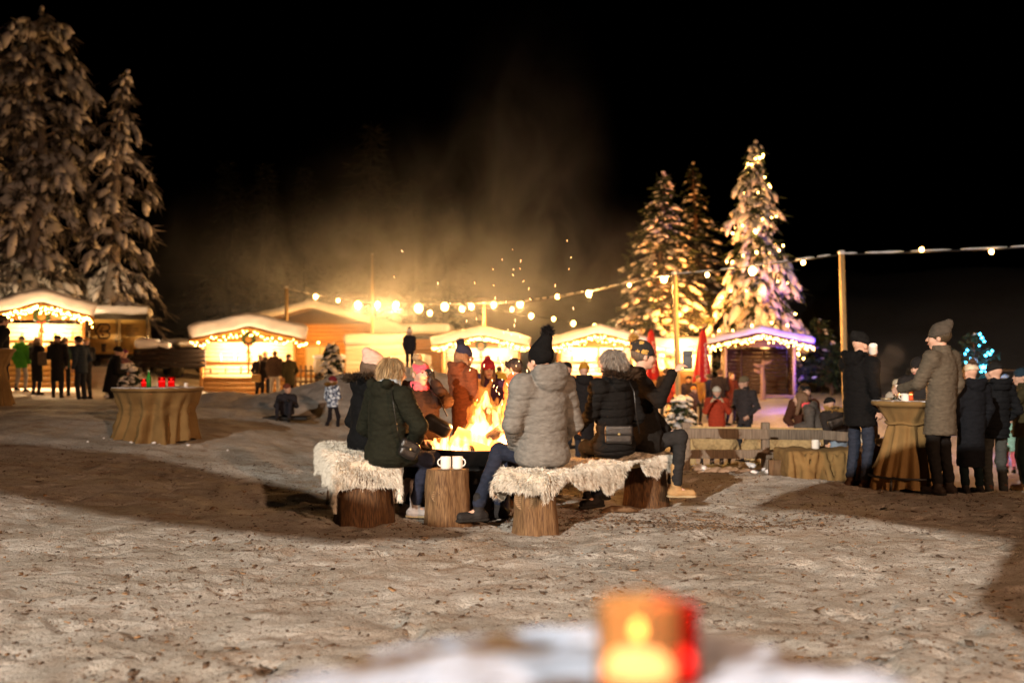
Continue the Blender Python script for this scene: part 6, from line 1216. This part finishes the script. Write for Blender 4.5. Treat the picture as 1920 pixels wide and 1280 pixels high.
# ---------------------------------------------------------------- candles, bottle
REDG = bpy.data.materials.new('red_glass'); ORG = bpy.data.materials.new('amber_glass')
for m, col in ((REDG, (.9, .02, .02)), (ORG, (1, .55, .22))):
    m.use_nodes = True; b = m.node_tree.nodes['Principled BSDF']; b.inputs['Base Color'].default_value = (*col, 1); b.inputs['Transmission Weight'].default_value = .86; b.inputs['Roughness'].default_value = .08; b.inputs['IOR'].default_value = 1.05
WAX = noshine(mat('red_wax', (.75, .10, .08), .5, .05, 10, 0, emit=.9, ecol=(1, .12, .07))); WAXTOP = noshine(mat('melted_wax', (.9, .7, .6), .3, .05, 10, 0, emit=3.0, ecol=(1, .72, .62))); CANDLEF = noshine(mat('candle_flame', (1, .7, .3), .5, 0, bump=0, emit=90, ecol=(1, .66, .30)))  # flame light in the wax put in as emission
def candle(label, c, r, h, glass, wax_h, pw, sc=1.0, shell=True):
    t = thing('candle', label, 'candle', tuple(c)); MB().lathe([(.001, .0), (r * .9, .0), (r, h * .1), (r, h), (r * .95, h), (r * .94, h * .1), (.001, .006)], n=28).build('glass', glass, t, True)
    MB().lathe([(.001, .008), (r * .86, .008), (r * .88, wax_h - .006)], n=24).build('wax', WAX, t, True); MB().lathe([(r * .88, wax_h - .006), (r * .74, wax_h + .003), (r * .5, wax_h + .004), (.001, wax_h + .004)], n=24).build('wax_top', WAXTOP, t, True)
    MB().lathe([(.001, wax_h + .024), (.004, wax_h + .026), (.006, wax_h + .031), (.0045, wax_h + .037), (.001, wax_h + .041)], n=10).build('flame', CANDLEF, t, True)
    lamp('candle_light', 'POINT', np.array(c) + (0, 0, wax_h + .055 if pw < 4 else h + .02), pw, (1, .45, .14)); return t
tz = lc[2] + HC - (726 - HZ) / FPX * ly - lc[2]
candle('red candle burning at the left end of the wide low table', (pxz(265, ly), ly + .1, tz), .04, .12, REDG, .07, 1.2); candle('red glass candle in the middle of the wide low table', (pxz(308, ly), ly - .1, tz), .052, .15, REDG, .09, 2.0); candle('second red glass just behind the middle candle on the low table', (pxz(316, ly), ly + .12, tz), .05, .15, REDG, .08, .6)
t = thing('bottle', 'green glass bottle between the candles on the wide low table', 'bottle', (pxz(286, ly), ly - .15, tz)); GRN = bpy.data.materials.new('green_glass'); GRN.use_nodes = True; b = GRN.node_tree.nodes['Principled BSDF']; b.inputs['Base Color'].default_value = (.05, .42, .06, 1); b.inputs['Roughness'].default_value = .1; b.inputs['Transmission Weight'].default_value = .5
bottle_mesh(.24, .036).build('glass', GRN, t, True); MB().lathe([(.014, .0), (.015, .012), (.001, .014)], (0, 0, .236), 12).build('cap', MUGW, t, True)
for k in range(5): x = pxz(270 + 19 * k, ly); o = mug('small cup left standing on the wide low table', (x, ly + .28 * math.sin(k * 2.3), tz), k * 1.3, .7, 'cups left on the wide low table') if k in (1, 4) else None
rz_t = c[2] if False else g0(pxz(1700, y_), y_) + .985
candle('amber glass candle glowing between the men on the tall table', (pxz(1705, 11.0), 11.0, rz_t + .006), .045, .125, ORG, .07, 5.0); candle('white paper lantern candle behind the amber glass on the tall table', (pxz(1685, 11.25), 11.25, rz_t + .006), .04, .17, MUGW, .06, .4); mug('white mug left on the tall table by the candle', (pxz(1697, 10.93), 10.93, rz_t + .006), R(160), 1.0)
t = thing('fir_sprig', 'fir sprig and cutlery dish decorating the tall table', 'decoration', (pxz(1672, 11.05), 11.05, rz_t + .006)); fs = MB()
for k in range(40): a = random.uniform(-.6, 3.6); u = random.uniform(0, .16); p = np.array([u, 0, .02]); fs.tube([p, p + np.array([.025, .03 * math.cos(a * 3), .03 * math.sin(a)])], [.003, .001], 3)
fs.build('needles', NEEDLE, t); MB().lathe([(.001, 0), (.05, .0), (.07, .03), (.065, .03), (.001, .01)], (-.05, .02, 0), 20).build('dish', ALU, t, True)
# ---------------------------------------------------------------- the near table with the snow and two glass candles
ny = .925; nc = np.array([pxz(1110, 1.07), ny, g0(.09, ny)]); nh = 1.07 - nc[2]; t = thing('standing_table', 'snow covered round table top right in front of the photographer', 'table', tuple(nc))
TOPM = mat('near_table_top', (.16, .095, .05), .6, .12, 5, .3, 30); bevel(MB().lathe([(.001, nh - .03), (.365, nh - .03), (.372, nh - .02), (.372, nh - .004), (.365, nh), (.001, nh)], n=72).build('table_top', TOPM, t), .003); MB().tube([(0, 0, 0), (0, 0, nh - .03)], .035, 12).build('pole', METAL, t, True); MB().lathe([(.001, 0), (.26, 0), (.26, .02), (.04, .05)], n=32).build('foot', METAL, t, True)
gr = 220; xs = np.linspace(-.37, .37, gr); X, Y = np.meshgrid(xs, xs, indexing='ij'); hgt = .020 * (fbm(X / .13, Y / .075, 61, 4) + .13) + .004 * fbm(X / .02, Y / .02, 66, 2); hgt = np.where(np.hypot(X, Y) < .366, hgt, -1); ok = hgt > 0
ii = np.arange(gr * gr).reshape(gr, gr); f = np.stack([ii[:-1, :-1], ii[1:, :-1], ii[1:, 1:], ii[:-1, 1:]], -1).reshape(-1, 4); f = f[ok.ravel()[f].any(1) & (np.hypot(X, Y).ravel()[f] < .37).all(1)]
Vv = np.stack([X, Y, nh + np.maximum(hgt, -.004)], -1).reshape(-1, 3); used = np.unique(f); remap = np.full(gr * gr, -1); remap[used] = np.arange(len(used)); link('snow_patches', mesh_np('snow_patches', Vv[used], [remap[f]]), mat('cold_tint_snow', (.48, .55, .70), .5, .06, 20, .6, 90), t)  # cold light put into the snow colour as a blue tint
nz = nc[2] + nh
candle('amber glass lantern with a lit candle on the near snowy table', (pxz(1196, 1.02), 1.02, nz - .0), .043, .105, ORG, .040, .12); candle('red glass tumbler behind the amber lantern on the near snowy table', (pxz(1262, 1.08), 1.08, nz), .028, .085, REDG, .03, .08)
# ================================================================ smoke drifting off the fires and over the stalls
def smoke(name, lo, hi, dens, sc, stretch, thr, blobs, color=(.85, .8, .75)):
    lo = np.array(lo, float); hi = np.array(hi, float); c = (lo + hi) / 2; o = MB().box((0, 0, 0), hi - lo).build(name, [], None); o.location = c; tag(o, kind='stuff')
    m = bpy.data.materials.new(name); m.use_nodes = True; N = m.node_tree.nodes; L = m.node_tree.links; N.remove(N['Principled BSDF'])
    v = N.new('ShaderNodeVolumePrincipled'); v.inputs['Color'].default_value = (*color, 1); v.inputs['Anisotropy'].default_value = .25; L.new(v.outputs[0], N['Material Output'].inputs['Volume'])
    tc = N.new('ShaderNodeTexCoord'); P = tc.outputs['Object']; mp = N.new('ShaderNodeMapping'); mp.inputs['Scale'].default_value = stretch; L.new(P, mp.inputs[0])
    n = N.new('ShaderNodeTexNoise'); n.inputs['Scale'].default_value = sc; n.inputs['Detail'].default_value = 6; n.inputs['Roughness'].default_value = .62; n.inputs['Distortion'].default_value = 1.4; L.new(mp.outputs[0], n.inputs['Vector'])
    r = N.new('ShaderNodeMapRange'); r.inputs['From Min'].default_value = thr[0]; r.inputs['From Max'].default_value = thr[1]; r.inputs['To Min'].default_value = .12; L.new(n.outputs['Fac'], r.inputs['Value'])
    tot = None
    for (bc, br, w) in blobs:               # soft puffs: where the smoke is thick
        s = N.new('ShaderNodeVectorMath'); s.operation = 'SUBTRACT'; L.new(P, s.inputs[0]); s.inputs[1].default_value = np.array(bc) - c
        d = N.new('ShaderNodeVectorMath'); d.operation = 'DIVIDE'; L.new(s.outputs[0], d.inputs[0]); d.inputs[1].default_value = br
        q = N.new('ShaderNodeVectorMath'); q.operation = 'LENGTH'; L.new(d.outputs[0], q.inputs[0])
        k = N.new('ShaderNodeMapRange'); k.interpolation_type = 'SMOOTHSTEP'; k.inputs['From Min'].default_value = 1; k.inputs['From Max'].default_value = 0; k.inputs['To Max'].default_value = w; L.new(q.outputs['Value'], k.inputs['Value'])
        if tot is None: tot = k.outputs[0]
        else: a = N.new('ShaderNodeMath'); a.operation = 'ADD'; L.new(tot, a.inputs[0]); L.new(k.outputs[0], a.inputs[1]); tot = a.outputs[0]
    mu = N.new('ShaderNodeMath'); mu.operation = 'MULTIPLY'; L.new(tot, mu.inputs[0]); L.new(r.outputs[0], mu.inputs[1])
    m2 = N.new('ShaderNodeMath'); m2.operation = 'MULTIPLY'; L.new(mu.outputs[0], m2.inputs[0]); m2.inputs[1].default_value = dens; L.new(m2.outputs[0], v.inputs['Density'])
    o.data.materials.append(m); return o
smoke('smoke', (-18, 30, .3), (9, 54, 17), .40, .40, (1, 1, .65), (.43, .64),
      [((-5.0, 42, 5.4), (9, 7, 3.4), .62), ((-3.5, 42, 6.8), (8, 7, 5.2), .24), ((-3, 42, 2.5), (8, 6, 2.5), .16), ((-11, 42, 5.0), (6, 6, 4.5), .22), ((.6, 42, 9.5), (4.2, 7, 8), .16), ((3.5, 44, 4), (7, 8, 5), .16)], (.68, .78, 1.0))
smoke('breath_steam', (3.75, 10.7, 1.1), (4.9, 12.1, 1.75), 2.2, 5.0, (1, 1, 1), (.45, .7), [((4.15, 11.3, 1.32), (.22, .3, .26), 1), ((4.52, 11.8, 1.5), (.2, .25, .2), 1)], (.8, .76, .76))
